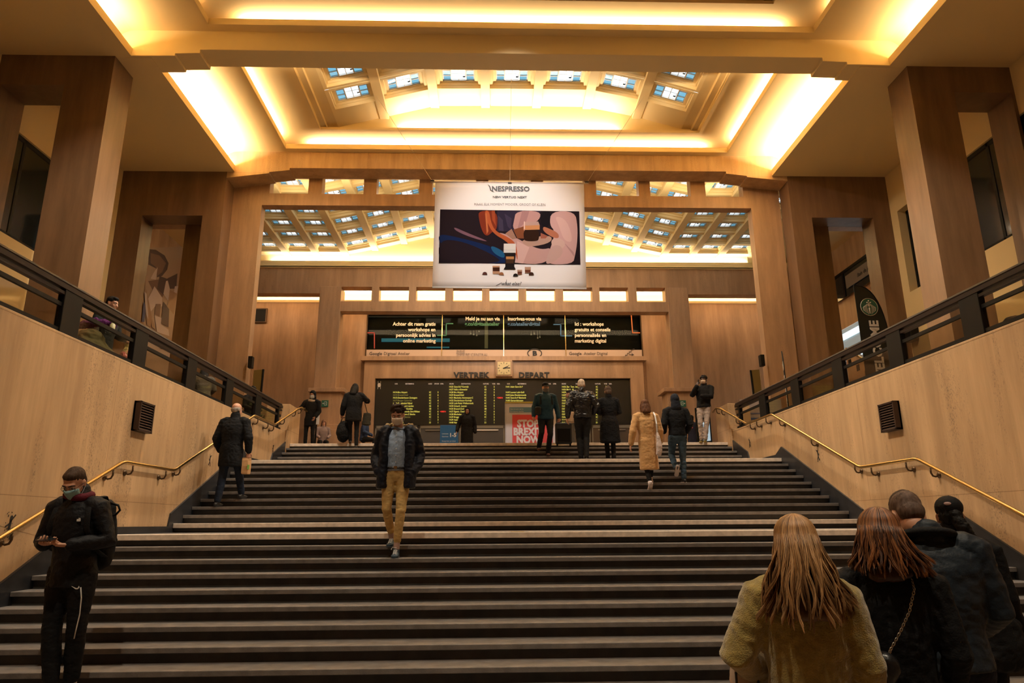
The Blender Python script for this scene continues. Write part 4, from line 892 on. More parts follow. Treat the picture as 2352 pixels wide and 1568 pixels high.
# 2 -- man in khaki trousers walking down the middle
f = at(903, 1275, Y=8.74)
p = P('man in open navy parka, checked shirt and khaki trousers walking down the stairs, masked', (f.x, 8.80, 1.26), facing(0, -1), 1.80, 'mid', lean=.03, head=(.40, .05, 0), voxel=.010,
      pel=(0, 0, 1.0), hipR=(.085, 0, .95), hipL=(-.085, 0, .95), kneeR=(.095, .08, .56), kneeL=(-.075, .10, .52), ankR=(.045, -.13, .215), ankL=(-.03, .04, .09), toeL=(.0, 1, -.10), toeR=(.08, 1, -.12),
      shR=(.185, 0, 1.47), shL=(-.185, 0, 1.47), elR=(.262, -.07, 1.19), elL=(-.275, -.07, 1.20), wrR=(.235, .06, 1.00), wrL=(-.235, .06, 1.01), hc=(0, .05, 1.665))
K = cloth('khaki_chino', (.56, .37, .14), .8, var=.12, bump=.25)
p.J['pel'] = (0, 0, .98)
p.body(hands=(None, None)); p.trousers(K, cuff=.20, amp=.0055, top=1.06, w_=.93, taper=.95)
shirt = mat('checked_shirt_blue', (.32, .42, .58), .8, var=.45, vscale=180, bump=.2, bscale=60)
p.top(shirt, 'shirt', hem=1.0, bulk=.93, sleeves=False, amp=.006, collar=0, neck=1.50)
b = MB(); b.tube([p.T((.139*math.cos(t), .116*math.sin(t), 1.035)) for t in [2*math.pi*i/24 for i in range(25)]], [(.012, .020)]*25, 8, caps=False, side=(0, 0, 1)); obj('belt', b, SHB, p.root, local=True)
mb = MB(); q_ = p.T
mb.obox(q_((0, .128, 1.036)), (1, 0, 0), (0, 1, 0), (0, 0, 1), .02, .008, .016); obj('belt_buckle', mb, mat('dull_brass', (.3, .2, .1), .35, .8), p.root, local=True)
for z in (1.10, 1.18, 1.26, 1.34, 1.42): obj('shirt_button', MB().ball(q_((0, .128, z)), (.006, .003, .006), 8), WHITEC, p.root, local=True)
mb = MB()      # open coat: two fronts, back, sleeves, thick collar
for sx_ in (-1, 1):
    mb.tube([q_((sx_*.155, .015, .80)), q_((sx_*.165, .02, .95)), q_((sx_*.150, .015, 1.12)), q_((sx_*.155, .02, 1.30)), q_((sx_*.140, .01, 1.45)), q_((sx_*.105, 0, 1.52))], [(.075, .145), (.072, .138), (.066, .130), (.064, .125), (.055, .10), (.03, .06)], 14, side=(1, 0, 0))
mb.tube([q_((0, -.085, .80)), q_((0, -.085, 1.1)), q_((0, -.08, 1.4)), q_((0, -.06, 1.53))], [(.19, .055), (.17, .05), (.17, .05), (.08, .04)], 16, side=(1, 0, 0))
for a, q in (('R', 1), ('L', -1)):
    sh, el, wr = p.g('sh'+a), p.g('el'+a), p.g('wr'+a); mb.limb([sh+V(-q*.04, 0, .02), sh, sh.lerp(el, .5), el, el.lerp(wr, .6), wr+V(-q*.03, .02, -.02)], [.075, .080, .074, .070, .066, .055], 14)
col = [q_((.115*math.sin(t), -.02-.10*math.cos(t), 1.535-.02*abs(t))) for t in [-2.1+4.2*i/12 for i in range(13)]]; mb.tube(col, [(.032, .030)]*13, 10)
fuse('parka', mb, NAVY, p.root, .010, 3, .009, 8, seed=4)
fr = MB(); rnd = random.Random(3)
for i in range(60):
    t = -.95+1.9*rnd.random(); base = q_((.15*math.sin(t*1.6), -.07-.07*math.cos(t), 1.555)); fr.ball(base+V(rnd.uniform(-.02, .02), rnd.uniform(-.02, .02), rnd.uniform(-.015, .03)), rnd.uniform(.012, .022), 6)
fuse('fur_trim', fr, mat('fur_tan', (.50, .34, .14), .9, bump=.8, bscale=200, var=.4, vscale=60), p.root, .007, 0, .006, 60, seed=2)
p.shoes(mat('navy_sneaker', (.03, .06, .09), .55), mat('dark_sole', (.04, .05, .06), .5), 1.05)
for a in 'RL':
    n_ = p.g('ank'+a); t = V(*p.J['toe'+a]).normalized(); mb = MB()
    for i in range(5):
        c_ = n_+t*(.02+.024*i)+V(0, .0, .005-.011*i); mb.tube([c_+V(-.024, 0, 0), c_+V(0, .008, .012), c_+V(.024, 0, 0)], .0035, 5); mb.tube([c_+V(-.02, 0, .002), c_+t*.02+V(.02, 0, -.004)], .003, 5)
    mb.tube([n_+V(-.01, .04, .02), n_+V(.04, .05, .03), n_+V(.05, .06, 0)], .003, 5)
    obj('laces', mb, WHITEC, p.root, local=True); obj('sock', MB().limb([n_+V(0, 0, -.01), n_+(p.g('knee'+a)-n_).normalized()*.12], [.037, .036]), mat('pinkish_sock', (.45, .30, .26), .8), p.root, True, local=True)
p.cap_hair(HM['brown'], 'curly', amp=.004).mask(mat('white_mask', (.72, .60, .48), .8, bump=.2, bscale=50))
p.scarf(mat('shirt_collar', (.20, .25, .33), .8), .014, 'shirt_collar', 1.515, .066)

# 3 -- bald old man going up at the left
f = at(522, 1150, Y=12.45)
p = P('balding old man in a long dark coat climbing the left side with a paper bag', (f.x, 12.42, 1.96), facing(.10, 1), 1.82, 'fair', lean=.06, head=(.15, .25, 0), kneeR=(.11, .12, .56), ankR=(.13, .24, .23), kneeL=(-.11, .0, .5), ankL=(-.13, -.06, .09), elR=(.285, -.02, 1.13), wrR=(.27, .06, .90), elL=(-.28, -.02, 1.12), wrL=(-.24, .10, .93))
p.body(hands=('grip', None)).trousers(DJEANS, w_=1.05).shoes(SHB).top(CB_, 'coat', hem=.66, bulk=1.18, slv=1.22, flare=1.0, amp=.008).cap_hair(HM['grey'], 'fringe')
PM = root_matrix(p.root); c_ = PM @ p.g('wrR')
bag = thing('paper_bag', 'brown paper bag hanging from the bald man\'s right hand', 'bag', (c_.x-.02, c_.y+.02, c_.z-.38))
PAPER = mat('brown_paper', (.50, .28, .12), .8, bump=.3, bscale=12)
mb = MB(); x, y, z = bag.location; ringz = ((0, .075, .055), (.02, .085, .06), (.14, .088, .062), (.24, .085, .035), (.285, .082, .012))
mb.tube([(x, y, z+a) for a, _, _ in ringz], [(b_, c2) for _, b_, c2 in ringz], 4, side=(1, 1, 0)); obj('bag_body', mb, PAPER, bag)
obj('handle', MB().tube([(x-.04, y, z+.28), (x-.03, y, z+.34), (x+.03, y, z+.34), (x+.04, y, z+.28)], .004, 6), PAPER, bag); obj('green_print', MB().obox((x+.05, y-.045, z+.12), (1, 1, 0), (0, 0, 1), (1, -1, 0), .02, .04, .001), mat('green_print', (.15, .30, .05), .6), bag)

# 4 -- woman in the camel coat
f = at(1492, 1119, Y=13.15)
p = P('woman in long camel coat climbing the stairs with a white tote on her shoulder', (f.x, 13.12, 2.24), facing(-.02, 1), 1.70, 'fair', lean=.04, head=(.35, .05, 0), kneeL=(-.045, .02, .5), kneeR=(.07, .12, .57), ankL=(-.02, -.10, .13), ankR=(.05, .10, .21), toeL=(0, .75, -.65), toeR=(0, 1, -.1),
      elR=(.255, -.02, 1.13), wrR=(.27, .08, .90), elL=(-.285, -.04, 1.12), wrL=(-.33, .0, .86))
CAMEL = cloth('camel_wool', (.58, .33, .13), .9, bump=.25, bscale=60, sheen=.3)
p.body(True, hands=('relax', 'relax')).trousers(CB2, cuff=.16, w_=.9).shoes(mat('white_sneaker2', (.6, .5, .48), .5), SHW).top(CAMEL, 'long_coat', hem=.38, bulk=1.08, slv=1.20, flare=1.02, amp=.006, fem=False, hembias=.03).cap_hair(hair_mat('hair_chestnut', (.11, .045, .020)), 'bob')
PM = root_matrix(p.root)
tb = thing('tote_bag', 'white cloth tote hanging from the camel-coat woman\'s right shoulder', 'bag', tuple(PM @ V(.2, -.1, .7)))
mb = MB(); mb.limb([(.17, -.155, .66), (.19, -.16, .80), (.18, -.15, .98), (.17, -.14, 1.08)], [(.055, .028), (.062, .03), (.04, .018), (.022, .010)], 12, side=(1, 0, 0)); o = fuse('bag_body', mb, mat('tote_cloth', (.62, .50, .44), .85), tb, .010, 2, .006, 14); o.data.transform(PM); o.data.transform(root_matrix(tb).inverted())
mb = MB().tube([(.165, -.14, 1.06), (.16, -.165, 1.25), (.15, -.12, 1.42), (.15, -.02, 1.50), (.16, .09, 1.42), (.18, .14, 1.2)], [(.014, .003)]*6, 8, side=(1, 0, 0)); o = obj('strap', mb, WHITEC, tb, local=True); o.data.transform(PM); o.data.transform(root_matrix(tb).inverted())

# 5 -- person in black jacket and jeans
f = at(1562, 1107, Y=13.45)
p = P('person in black jacket, dark beanie and blue jeans climbing right of the camel coat', (f.x, 13.42, 2.38), facing(-.02, 1), 1.72, 'mid', lean=.02, head=(.12, .05, 0), kneeL=(-.10, .16, .56), ankL=(-.075, -.03, .27), toeL=(0, .55, -.8), kneeR=(.085, .02, .5), ankR=(.07, -.02, .09), elR=(.265, -.05, 1.14), wrR=(.22, .14, 1.0), elL=(-.27, -.05, 1.14), wrL=(-.22, .14, 1.0))
p.body(hands=(None, None)).trousers(JEANS, w_=.98, amp=.009).shoes(SHB, SHW).top(CB_, hem=.92, bulk=1.08, slv=1.15).beanie(cloth('navy_beanie', (.012, .014, .022)), hood=True)

# 6 -- man in teal jacket carrying a suitcase down
f = at(1255, 1046, Y=16.95)
p = P('man in teal jacket and dark cap carrying a suitcase down, masked', (f.x, 16.95, 3.22), facing(.08, -1), 1.82, 'fair', lean=.05, side=0, head=(.30, 0, 0), kneeR=(.12, .10, .55), ankR=(.16, -.10, .23), kneeL=(-.08, .14, .50), ankL=(-.03, .05, .09), toeL=(0, 1, -.1), elR=(.275, .0, 1.14), wrR=(.30, .10, .92), elL=(-.28, -.02, 1.13), wrL=(-.30, .04, .89))
TEAL = cloth('teal_jacket', (.014, .052, .085), .6)
p.body(hands=('grip', 'grip')).trousers(CB2, w_=1.04).shoes(mat('brown_shoe', (.10, .035, .02), .5), None).top(TEAL, hem=.86, bulk=1.16, slv=1.1).mask(mat('grey_mask', (.16, .13, .13), .8))
mb = MB(); M3 = p.H.to_3x3(); mb.ball(p.h(0, -.02, .068), (.084, .100, .074), 16, M=M3); mb.limb([p.h(0, .05, .068), p.h(0, .14, .056)], [(.07, .010), (.05, .006)], 12, side=tuple(M3 @ V(1, 0, 0))); fuse('cap', mb, CB2, p.root, .008, 1)
for q in (-1, 1): obj('bag_strap', MB().tube([(q*.11, -.14, 1.38), (q*.12, -.02, 1.50), (q*.13, .12, 1.40), (q*.14, .165, 1.2)], [(.02, .006)]*4, 8, side=(1, 0, 0)), CB2, p.root, local=True)
PM = root_matrix(p.root); c_ = PM @ p.g('wrL'); 
sc = thing('suitcase', 'black wheeled suitcase held by the man in the teal jacket', 'suitcase', (c_.x+.12, c_.y+.05, c_.z-.67)); x, y, z = sc.location
obj('shell', MB().box(x-.20, x+.20, y-.12, y+.12, z+.05, z+.56), mat('suitcase_black', (.02, .019, .02), .5, bump=.3, bscale=40), sc, bevel=.03)
obj('handle', MB().tube([(x-.10, y, z+.56), (x-.10, y, z+.62), (x+.06, y, z+.62), (x+.06, y, z+.56)], .010, 8), BLACK, sc, True); obj('front_pocket', MB().box(x-.16, x+.16, y-.14, y-.11, z+.1, z+.42), BLACK, sc, bevel=.01)
for sx_ in (-1, 1): obj('wheel', MB().lathe([(.028, -.012), (.03, 0), (.028, .012)], (x+sx_*.16, y-.06, z+.03), (1, 0, 0), 14), BLACK, sc, True); obj('wheel', MB().lathe([(.028, -.012), (.03, 0), (.028, .012)], (x+sx_*.16, y+.06, z+.03), (1, 0, 0), 14), BLACK, sc, True)
sb = thing('shoulder_bag', 'small black bag at the hip of the man in teal', 'bag', tuple(PM @ V(.20, .12, .95))); o = fuse('bag_body', MB().limb([(.20, .14, .98), (.20, .15, 1.12)], [(.08, .04), (.075, .035)], 12, side=(1, 0, 0)), BLKL, sb, .010, 2); o.data.transform(PM); o.data.transform(root_matrix(sb).inverted())

# 7 -- white haired man in leather jacket
f = at(1341, 1052, Y=15.25)
p = P('white-haired man in black leather jacket walking up in the middle', (f.x, 15.25, Z2_), facing(0, 1), 1.84, 'fair', lean=.03, head=(.05, .05, 0), kneeL=(-.08, .05, .5), kneeR=(.07, .03, .5), ankL=(-.055, .02, .09), ankR=(.05, -.05, .09), elR=(.30, -.06, 1.18), wrR=(.24, .12, 1.02), elL=(-.30, -.05, 1.16), wrL=(-.31, .08, .93))
p.body(hands=(None, 'relax')).trousers(CB2, w_=1.0).shoes(SHB).top(BLKL, 'leather_jacket', hem=.92, bulk=1.14, slv=1.2, amp=.014, shoulder=1.08).cap_hair(HM['white'], 'short')
# 8 -- woman in black coat, hair up
f = at(1403, 1050, Y=15.6)
p = P('woman with pinned-up brown hair in flared black coat, right of the leather jacket', (f.x, 15.6, Z2_), facing(0, 1), 1.74, 'fair', head=(.30, 0, 0), kneeL=(-.07, .05, .5), kneeR=(.07, .02, .5), ankL=(-.06, .04, .09), ankR=(.06, -.04, .09), elR=(.24, .02, 1.15), wrR=(.12, .20, 1.16), elL=(-.24, .02, 1.15), wrL=(-.12, .20, 1.16))
p.body(True, hands=(None, None)).trousers(CB2, w_=.9).shoes(SHB).top(CB_, 'long_coat', hem=.46, bulk=1.06, slv=1.15, flare=1.32, amp=.008).cap_hair(hair_mat('hair_ash', (.10, .065, .045)), 'bun')
# 9 -- hunched dark figure at the top left, bag
f = at(808, 1021, Y=17.6)
p = P('person in bulky black coat with phone to ear at the stair top, left of centre', (f.x, 17.62, ZF-RIS), facing(-.15, 1), 1.68, 'mid', lean=.16, head=(.5, .3, 0), kneeL=(-.08, .10, .52), ankL=(-.06, .16, .23), elR=(.34, .05, 1.28), wrR=(.17, .12, 1.46), elL=(-.27, .0, 1.12), wrL=(-.30, .10, .90))
p.body(hands=(((-.3, .2, 1), (-1, 0, .2), .9), 'grip')).trousers(CB2, w_=.95).shoes(SHB).top(CB_, 'coat', hem=.72, bulk=1.26, slv=1.35).cap_hair(HM['black'], 'long')
x, y, z = at(787, 1008, Y=17.7); bg_ = thing('holdall', 'round black holdall carried by the person on the phone at the stair top', 'bag', (x, 17.75, ZF)); fuse('bag_body', MB().ball((0, 0, .30), (.18, .16, .28), 16), CB2, bg_, .014, 2, .012)
obj('handle', MB().tube([(-.08, 0, .55), (-.04, 0, .66), (.06, 0, .66), (.09, 0, .55)], .012, 6), CB2, bg_, local=True)
x, y, z = at(845, 945, Y=17.9); sb = thing('shoulder_bag', 'olive shoulder bag on the right side of the person on the phone', 'bag', (x-.02, 17.85, 4.15)); fuse('bag_body', MB().limb([(0, 0, 0), (.02, 0, .25)], [(.12, .05), (.10, .04)], 12, side=(1, 0, 0)), cloth('olive_bag', (.05, .045, .03)), sb, .012, 2, .008)
obj('strap', MB().tube([(.02, 0, .27), (-.05, 0, .5), (-.10, -.05, .72)], .010, 6), cloth('olive_strap', (.05, .045, .03)), sb, local=True)
# 10 -- hooded person at the left end block
p = P('hooded person in black coat, beige scarf and pale mask beside the left end block', (at(713, 960, Y=19.4).x, 19.4, ZF), facing(-.05, -1), 1.66, 'mid', lean=.04, side=-.05, head=(.25, .1, 0), elR=(.32, .05, 1.20), wrR=(.36, .14, 1.0), elL=(-.24, 0, 1.12), wrL=(-.18, .12, .95))
p.body(hands=(None, 'relax')).trousers(CB2, w_=.9).shoes(SHB).top(CB_, 'coat', hem=.70, bulk=1.02, slv=1.1).beanie(CB_, 'hood', True).mask(mat('pale_mask', (.55, .58, .58), .8))
p.scarf(cloth('beige_scarf', (.42, .33, .24), .9), .045, 'scarf', 1.44, .085)
# 11 -- man leaning at the right end block with a phone
f = at(1622, 1012, Y=17.9)
p = P('young man in black hoodie and grey joggers leaning on the right end block, phoning', (f.x+.02, 17.95, ZF), facing(-.42, -.9), 1.80, 'dark', lean=-.10, side=-.06, head=(-.02, .1, 0), kneeR=(.10, .14, .50), kneeL=(-.06, .12, .50), ankR=(.10, .10, .09), ankL=(0, .16, .09), elR=(.27, .12, 1.24), wrR=(.13, .22, 1.47), elL=(-.20, .12, 1.16), wrL=(.04, .24, 1.18), pel=(0, -.05, .93))
p.body(hands=(((-.25, -.35, .9), (-.3, -1, 0), 1.0), None)).trousers(cloth('grey_joggers', (.38, .31, .27), .9), w_=.98, amp=.010).shoes(mat('black_yellow_sneaker', (.05, .04, .02), .5), mat('yellow_sole', (.5, .35, .05), .5)).top(CB_, 'hoodie', hem=.90, bulk=1.10, slv=1.15).cap_hair(HM['black'], 'curly').mask(mat('beige_mask', (.62, .46, .34), .8))
fuse('hood', MB().limb([p.T((-.09, -.12, 1.44)), p.T((0, -.14, 1.47)), p.T((.09, -.12, 1.44))], [.06, .075, .06], 12), CB_, p.root, .012, 2)
PM = root_matrix(p.root); c_ = PM @ (p.g('wrR')+V(-.03, -.03, .09)); whole('mobile_phone', MB().obox(c_, (.2, .3, 1), (1, 0, 0), (0, 1, 0), .07, .006, .034), BLACK, 'black phone at the ear of the man in grey joggers', 'phone')
# 12 -- veiled woman by the counter sign
p = P('woman in long black coat and headscarf standing before the ticket counters', (at(1073, 975, Y=22.6).x, 22.6, ZF), facing(0, -1), 1.72, 'mid', head=(.1, 0, 0), elR=(.30, -.02, 1.14), wrR=(.34, .08, .92))
p.body(True, hands=('relax', None)).trousers(CB2).shoes(SHB).top(CB_, 'long_coat', hem=.25, bulk=1.1, slv=1.2, flare=1.15, amp=.006).beanie(CB_, 'headscarf', True)
# 13
p = P('woman with hair bun and navy coat in the hall, right of the right column', (at(1590, 985, Y=24.4).x, 24.4, ZF), facing(.3, 1), 1.70, 'fair', head=(.1, 0, 0), elR=(.27, .1, 1.15), wrR=(.25, .30, 1.08))
p.body(True, hands=('relax', None)).trousers(CB2).shoes(SHB).top(cloth('navy_wool', (.018, .018, .035)), 'coat', hem=.70, bulk=1.1, slv=1.15).cap_hair(HM['black'], 'bun')
obj('pink_badge', MB().ball((0, -.15, 1.28), (.035, .01, .02), 8), mat('pink', (.6, .05, .12), .6), p.root, local=True)
# 14, 15 seated far figures
def seated(lab, px, py, Y, rz, H, skin, coat, hairm, kind, lean=.1, z=None, hd=(.3, 0, 0)):
    zz = ZF if z is None else z
    q = P(lab, (at(px, py, Y=Y).x, Y, zz-.42*(H/1.75)), rz, H, skin, lean=lean, head=hd, kneeR=(.12, .42, .88), kneeL=(-.12, .42, .88), ankR=(.12, .42, .52), ankL=(-.12, .42, .52), hipR=(.09, 0, .90), hipL=(-.09, 0, .90), elR=(.25, .05, 1.15), elL=(-.25, .05, 1.15), wrR=(.15, .28, 1.05), wrL=(-.15, .28, 1.05))
    q.body(hands=(None, None), face=False).trousers(CB2).shoes(SHB).top(coat, 'coat', hem=.85, bulk=1.08, slv=1.1).cap_hair(hairm, kind); return q
seated('long-haired person with raised arms sitting by the foot of the left column', 741, 1000, 25.2, facing(.4, -1), 1.66, 'fair', cloth('pink_grey_top', (.30, .22, .20)), hair_mat('hair_light', (.22, .11, .07)), 'long', z=4.06)
whole('bench', MB().box(at(741, 1000, Y=25.2).x-.35, at(741, 1000, Y=25.2).x+.35, 25.0, 25.5, ZF, 4.06), TRAV2, 'low stone seat at the foot of the left column', 'bench', bevel=.02)
seated('masked person in blue suit sitting low behind the person on the phone', 835, 1002, 24.4, facing(1, -.1), 1.70, 'fair', cloth('blue_suit', (.03, .05, .11)), HM['black'], 'short', z=4.06)
whole('bench', MB().box(at(835, 1002, Y=24.4).x-.35, at(835, 1002, Y=24.4).x+.35, 24.2, 24.7, ZF, 4.06), TRAV2, 'low stone seat under the person in the blue suit', 'bench', bevel=.02)
# 16
p = P('person in dark jacket with a cream bag half hidden behind the leather jacket man', (at(1312, 930, Y=19.8).x, 19.8, ZF), facing(-.8, .3), 1.76, 'mid', head=(.1, 0, 0), lean=.05)
p.body(hands=('relax', 'relax')).trousers(cloth('grey_blue_trousers', (.16, .17, .19))).shoes(SHB).top(CB_, hem=.92, bulk=1.1, slv=1.15).cap_hair(HM['black'], 'short')
x = at(1312, 965, Y=19.5).x; hb = thing('shoulder_bag', 'cream shoulder bag behind the leather jacket man', 'bag', (x, 19.5, 4.45)); fuse('bag_body', MB().limb([(0, 0, 0), (0, 0, .22)], [(.15, .06), (.13, .05)], 12, side=(1, 0, 0)), mat('cream_cloth', (.55, .42, .30), .8), hb, .014, 2, .01); obj('strap', MB().tube([(-.1, 0, .24), (0, -.02, .75), (.1, 0, .24)], .010, 6), mat('cream_strap', (.55, .42, .30), .8), hb, local=True)
# terrace people on the left
p = P('person in dark coat carrying plastic bags behind the left railing', (at(245, 760, Y=11.2).x-.05, 11.2, ZF), facing(.9, -.15), 1.72, 'fair', lean=.10, head=(.2, 0, 0), elR=(.28, .02, 1.13), wrR=(.30, .12, .92), elL=(-.28, .02, 1.13), wrL=(-.30, .20, 1.07))
p.body(hands=('grip', 'grip')).trousers(CB2).shoes(SHB).top(cloth('dark_slate_coat', (.022, .026, .026)), 'coat', hem=.62, bulk=1.2, slv=1.25).cap_hair(HM['black'], 'short')
PM = root_matrix(p.root); c_ = PM @ p.g('wrL'); x = c_.x; z = c_.z-.24; pb = thing('plastic_bag', 'yellow and pink plastic bag behind the left railing', 'bag', (x+.02, c_.y, z-.22))
fuse('bag_body', MB().limb([(0, 0, .03), (0, 0, .2)], [(.10, .08), (.09, .07)], 12, side=(1, 0, 0)), mat('pink_plastic', (.62, .16, .14), .35), pb, .010, 1, .012, 18); fuse('bag_top', MB().limb([(0, 0, .2), (0, 0, .36)], [(.08, .06), (.03, .02)], 12, side=(1, 0, 0)), mat('yellow_plastic', (.62, .50, .18), .35), pb, .010, 1, .012, 22)
x0 = at(205, 790, Y=10.35).x; du = thing('large_sack', 'big rounded olive sack against the left railing', 'bag', (x0, 10.35, ZF))
fuse('sack', MB().limb([(-.05, 0, .3), (0, 0, .6), (.0, 0, .72)], [(.40, .45), (.36, .42), (.20, .24)], 20, side=(1, 0, 0)), cloth('olive_canvas', (.085, .075, .030)), du, .018, 3, .02, 5)
fuse('purple_cloth', MB().limb([(-.28, .05, .98), (0, .1, 1.06), (.25, .12, 1.02)], [.05, .07, .05], 12), cloth('purple_cloth', (.09, .012, .09)), du, .012, 2, .02, 14)
obj('pale_bottle', MB().lathe([(.03, 0), (.04, .02), (.04, .12), (.015, .16), (.015, .18)], (.28, .05, .88), (0, 0, 1), 14), mat('bottle_pale', (.55, .52, .30), .3), du, True, local=True); obj('bottle_cap', MB().lathe([(.02, 0), (.02, .03)], (.28, .05, 1.06), (0, 0, 1), 12), mat('cap_blue', (.35, .55, .60), .4), du, True, local=True)
seated('hooded person in grey coat sitting behind the left railing by the far pillar', 468, 900, 15.9, facing(-.6, 1), 1.68, 'mid', cloth('grey_coat', (.09, .08, .065)), HM['black'], 'bob', .35, 4.02)
whole('bench', MB().box(at(468, 900, Y=15.9).x-.5, at(468, 900, Y=15.9).x+.3, 15.6, 16.1, ZF, 4.02), TRAV2, 'low seat behind the left railing by the far pillar', 'bench', bevel=.02)
q = seated('masked dark-haired person sitting behind the last glass panel of the left railing', 572, 945, 18.6, facing(.9, -.5), 1.66, 'mid', CB2, HM['black'], 'bob', .1, 4.02); q.mask(mat('pale_mask2', (.5, .55, .55), .8))
whole('bench', MB().box(at(572, 945, Y=18.6).x-.3, at(572, 945, Y=18.6).x+.3, 18.35, 18.8, ZF, 4.02), TRAV2, 'low seat behind the last panel of the left railing', 'bench', bevel=.02)

# ================================================================== THE GROUP IN FRONT, SEEN FROM BEHIND
def long_hair(p, mats_, L, n=520, spread=.5, drift=0, wave=.012, wsc=1.0, seed=1, sidelen=1.0, back=.05, bulge=.0, thick=1.0):
    rnd = random.Random(seed); mb = MB(); hc = V(*p.J['hc'])
    base = MB(); M3 = p.H.to_3x3()
    base.ball(p.h(0, -.022, .052), (.084, .101, .084), 18, M=M3); base.ball(p.h(0, -.045, -.01), (.082, .070, .085), 14, M=M3)
    c0 = p.h(0, -.065, -.02)
    base.limb([c0, c0+V(drift*.3, -back*.4, -L*.35), c0+V(drift*.7, -back, -L*.72)], [(.085*wsc, .045), (.095*wsc, .045), (.10*wsc*(1+spread*.35), .030)], 16, side=(1, 0, 0))
    fuse('hair_mass', base, mats_[0], p.root, .008, 2, .006, 30, .15, seed=seed)
    nl = 84; locks = []
    for i in range(nl):
        a = -1+2*(i+.5)/nl; a = (math.copysign(abs(a)**.9, a)+rnd.uniform(-.03, .03))*1.9
        locks.append((a, rnd.uniform(0, 6.28), rnd.uniform(.78, 1.04), rnd.uniform(.6, 1.35), rnd.uniform(-1, 1), rnd.uniform(-.02, .02)))
    for i in range(n):
        la, ph, lf, sf, tone, bo = rnd.choice(locks); u0, w0 = rnd.gauss(0, .055), rnd.uniform(0, 1)
        a = la+u0; side = min(1, abs(a)/1.6); jit = 1.0+.05*w0; pts = []
        for k in range(6):
            t = k/5; th = .10+t*1.38; aa = a*(min(1, t*1.6+.45))
            pts.append(p.h(math.sin(aa)*.089*jit*math.sin(th), -math.cos(aa)*.106*jit*math.sin(th)-.020, .050+.092*jit*math.cos(th)))
        e = pts[-1]; LL = (L+.03)*lf*rnd.uniform(.93, 1.02)*(1-.08*side)*sidelen; wv = wave*sf; m = 12; sp = spread*sf*.9
        for k in range(1, m+1):
            t = k/m; cl = -u0*.75*t*.10+rnd.uniform(-.0012, .0012)
            out = math.sin(la)*sp*.17*(t**1.5)+drift*t**1.6*(1+.6*math.sin(la)); bk = -back*(t**.9)*max(.2, math.cos(la*.6))+bo*t
            if side > .75: bk = -.01-back*.8*t
            pts.append(V(e.x+out+cl+wv*math.sin(ph+t*(5.5+sf*2))*t, e.y+bk-.018*w0*(1-t*.5)+wv*.9*math.cos(ph*1.7+t*6)*t-bulge*math.sin(t*3.1), e.z-LL*t))
        r0 = rnd.uniform(.0016, .0030)*thick; N = len(pts); mi = 1 if abs(tone) < .4 else (0 if tone < 0 else 2)
        if rnd.random() < .3: mi = rnd.randrange(3)
        mb.tube(pts, [(r0*(1-.8*(j/(N-1))**3), r0*.6*(1-.7*(j/(N-1))**3)) for j in range(N)], 4, mi=mi, caps=False)
    obj('hair_strands', mb, mats_, p.root, True, local=True, clean=False)
def hm3(n, a, b, c): return [mat('%s_%d' % (n, i), q, .42, var=.3, vscale=25, stretch=(1, 1, .1), spec=.4) for i, q in enumerate((a, b, c))]
# blonde woman in the fleece coat
x = at(1822, 1200, Y=3.15).x
p = P('woman with long reddish-blond hair in olive fleece coat, seen from behind, lower right', (x, 3.15, 0), facing(.30, .95), 1.665, 'fair', lean=.0, head=(-.02, -.1, 0), voxel=.009, hc=(0, .015, 1.625),
      elL=(-.30, -.03, 1.15), wrL=(-.19, .20, 1.04), elR=(.24, -.0, 1.12), wrR=(.23, .12, .88), shR=(.165, 0, 1.395), shL=(-.165, 0, 1.395), kneeL=(-.09, .08, .5))
FLEECE = cloth('olive_fleece', (.30, .215, .05), .95, bump=.6, bscale=160, var=.25, vscale=30, sheen=.6)
p.body(True, hands=('grip', 'relax'), face=True); p.trousers(CB2, cuff=.12).shoes(SHB)
p.top(FLEECE, 'fleece_coat', hem=.60, bulk=1.12, slv=1.36, flare=1.08, amp=.008, scale=6, cuff=.02)
long_hair(p, hm3('hair_blond', (.15, .070, .026), (.33, .165, .060), (.50, .28, .12)), .36, 4600, .56, 0, .017, .9, 3, back=.11, bulge=.02, thick=.8)
PM = root_matrix(p.root)
tb = thing('tote_bag', 'pale tote bag with a hexagon print hanging from the fleece-coat woman\'s left arm', 'bag', (at(1765, 1560, Y=3.3).x, 3.34, .62)); x, y, z = tb.location
mb = MB(); mb.limb([(0, 0, .06), (0, 0, .3), (0, 0, .46)], [(.17, .05), (.165, .045), (.155, .025)], 14, side=(1, 0, 0)); fuse('bag_body', mb, mat('tote_beige', (.62, .46, .34), .85), tb, .011, 2, .006, 12)
for q in (-1, 1): obj('handle', MB().tube([(q*.08, -.0, .46), (q*.07, .03, .50), (0, .06, .52)], [(.014, .003)]*3, 6, side=(1, 0, 0)), mat('tote_beige_h%d' % q, (.55, .42, .32), .85), tb, local=True)
hx = [(-.10+.055*math.cos(math.pi/3*i+math.pi/6), -.055, .36+.055*math.sin(math.pi/3*i+math.pi/6)) for i in range(7)]; obj('hexagon_print', MB().tube(hx, .006, 6, caps=False), TEXTB, tb, local=True)
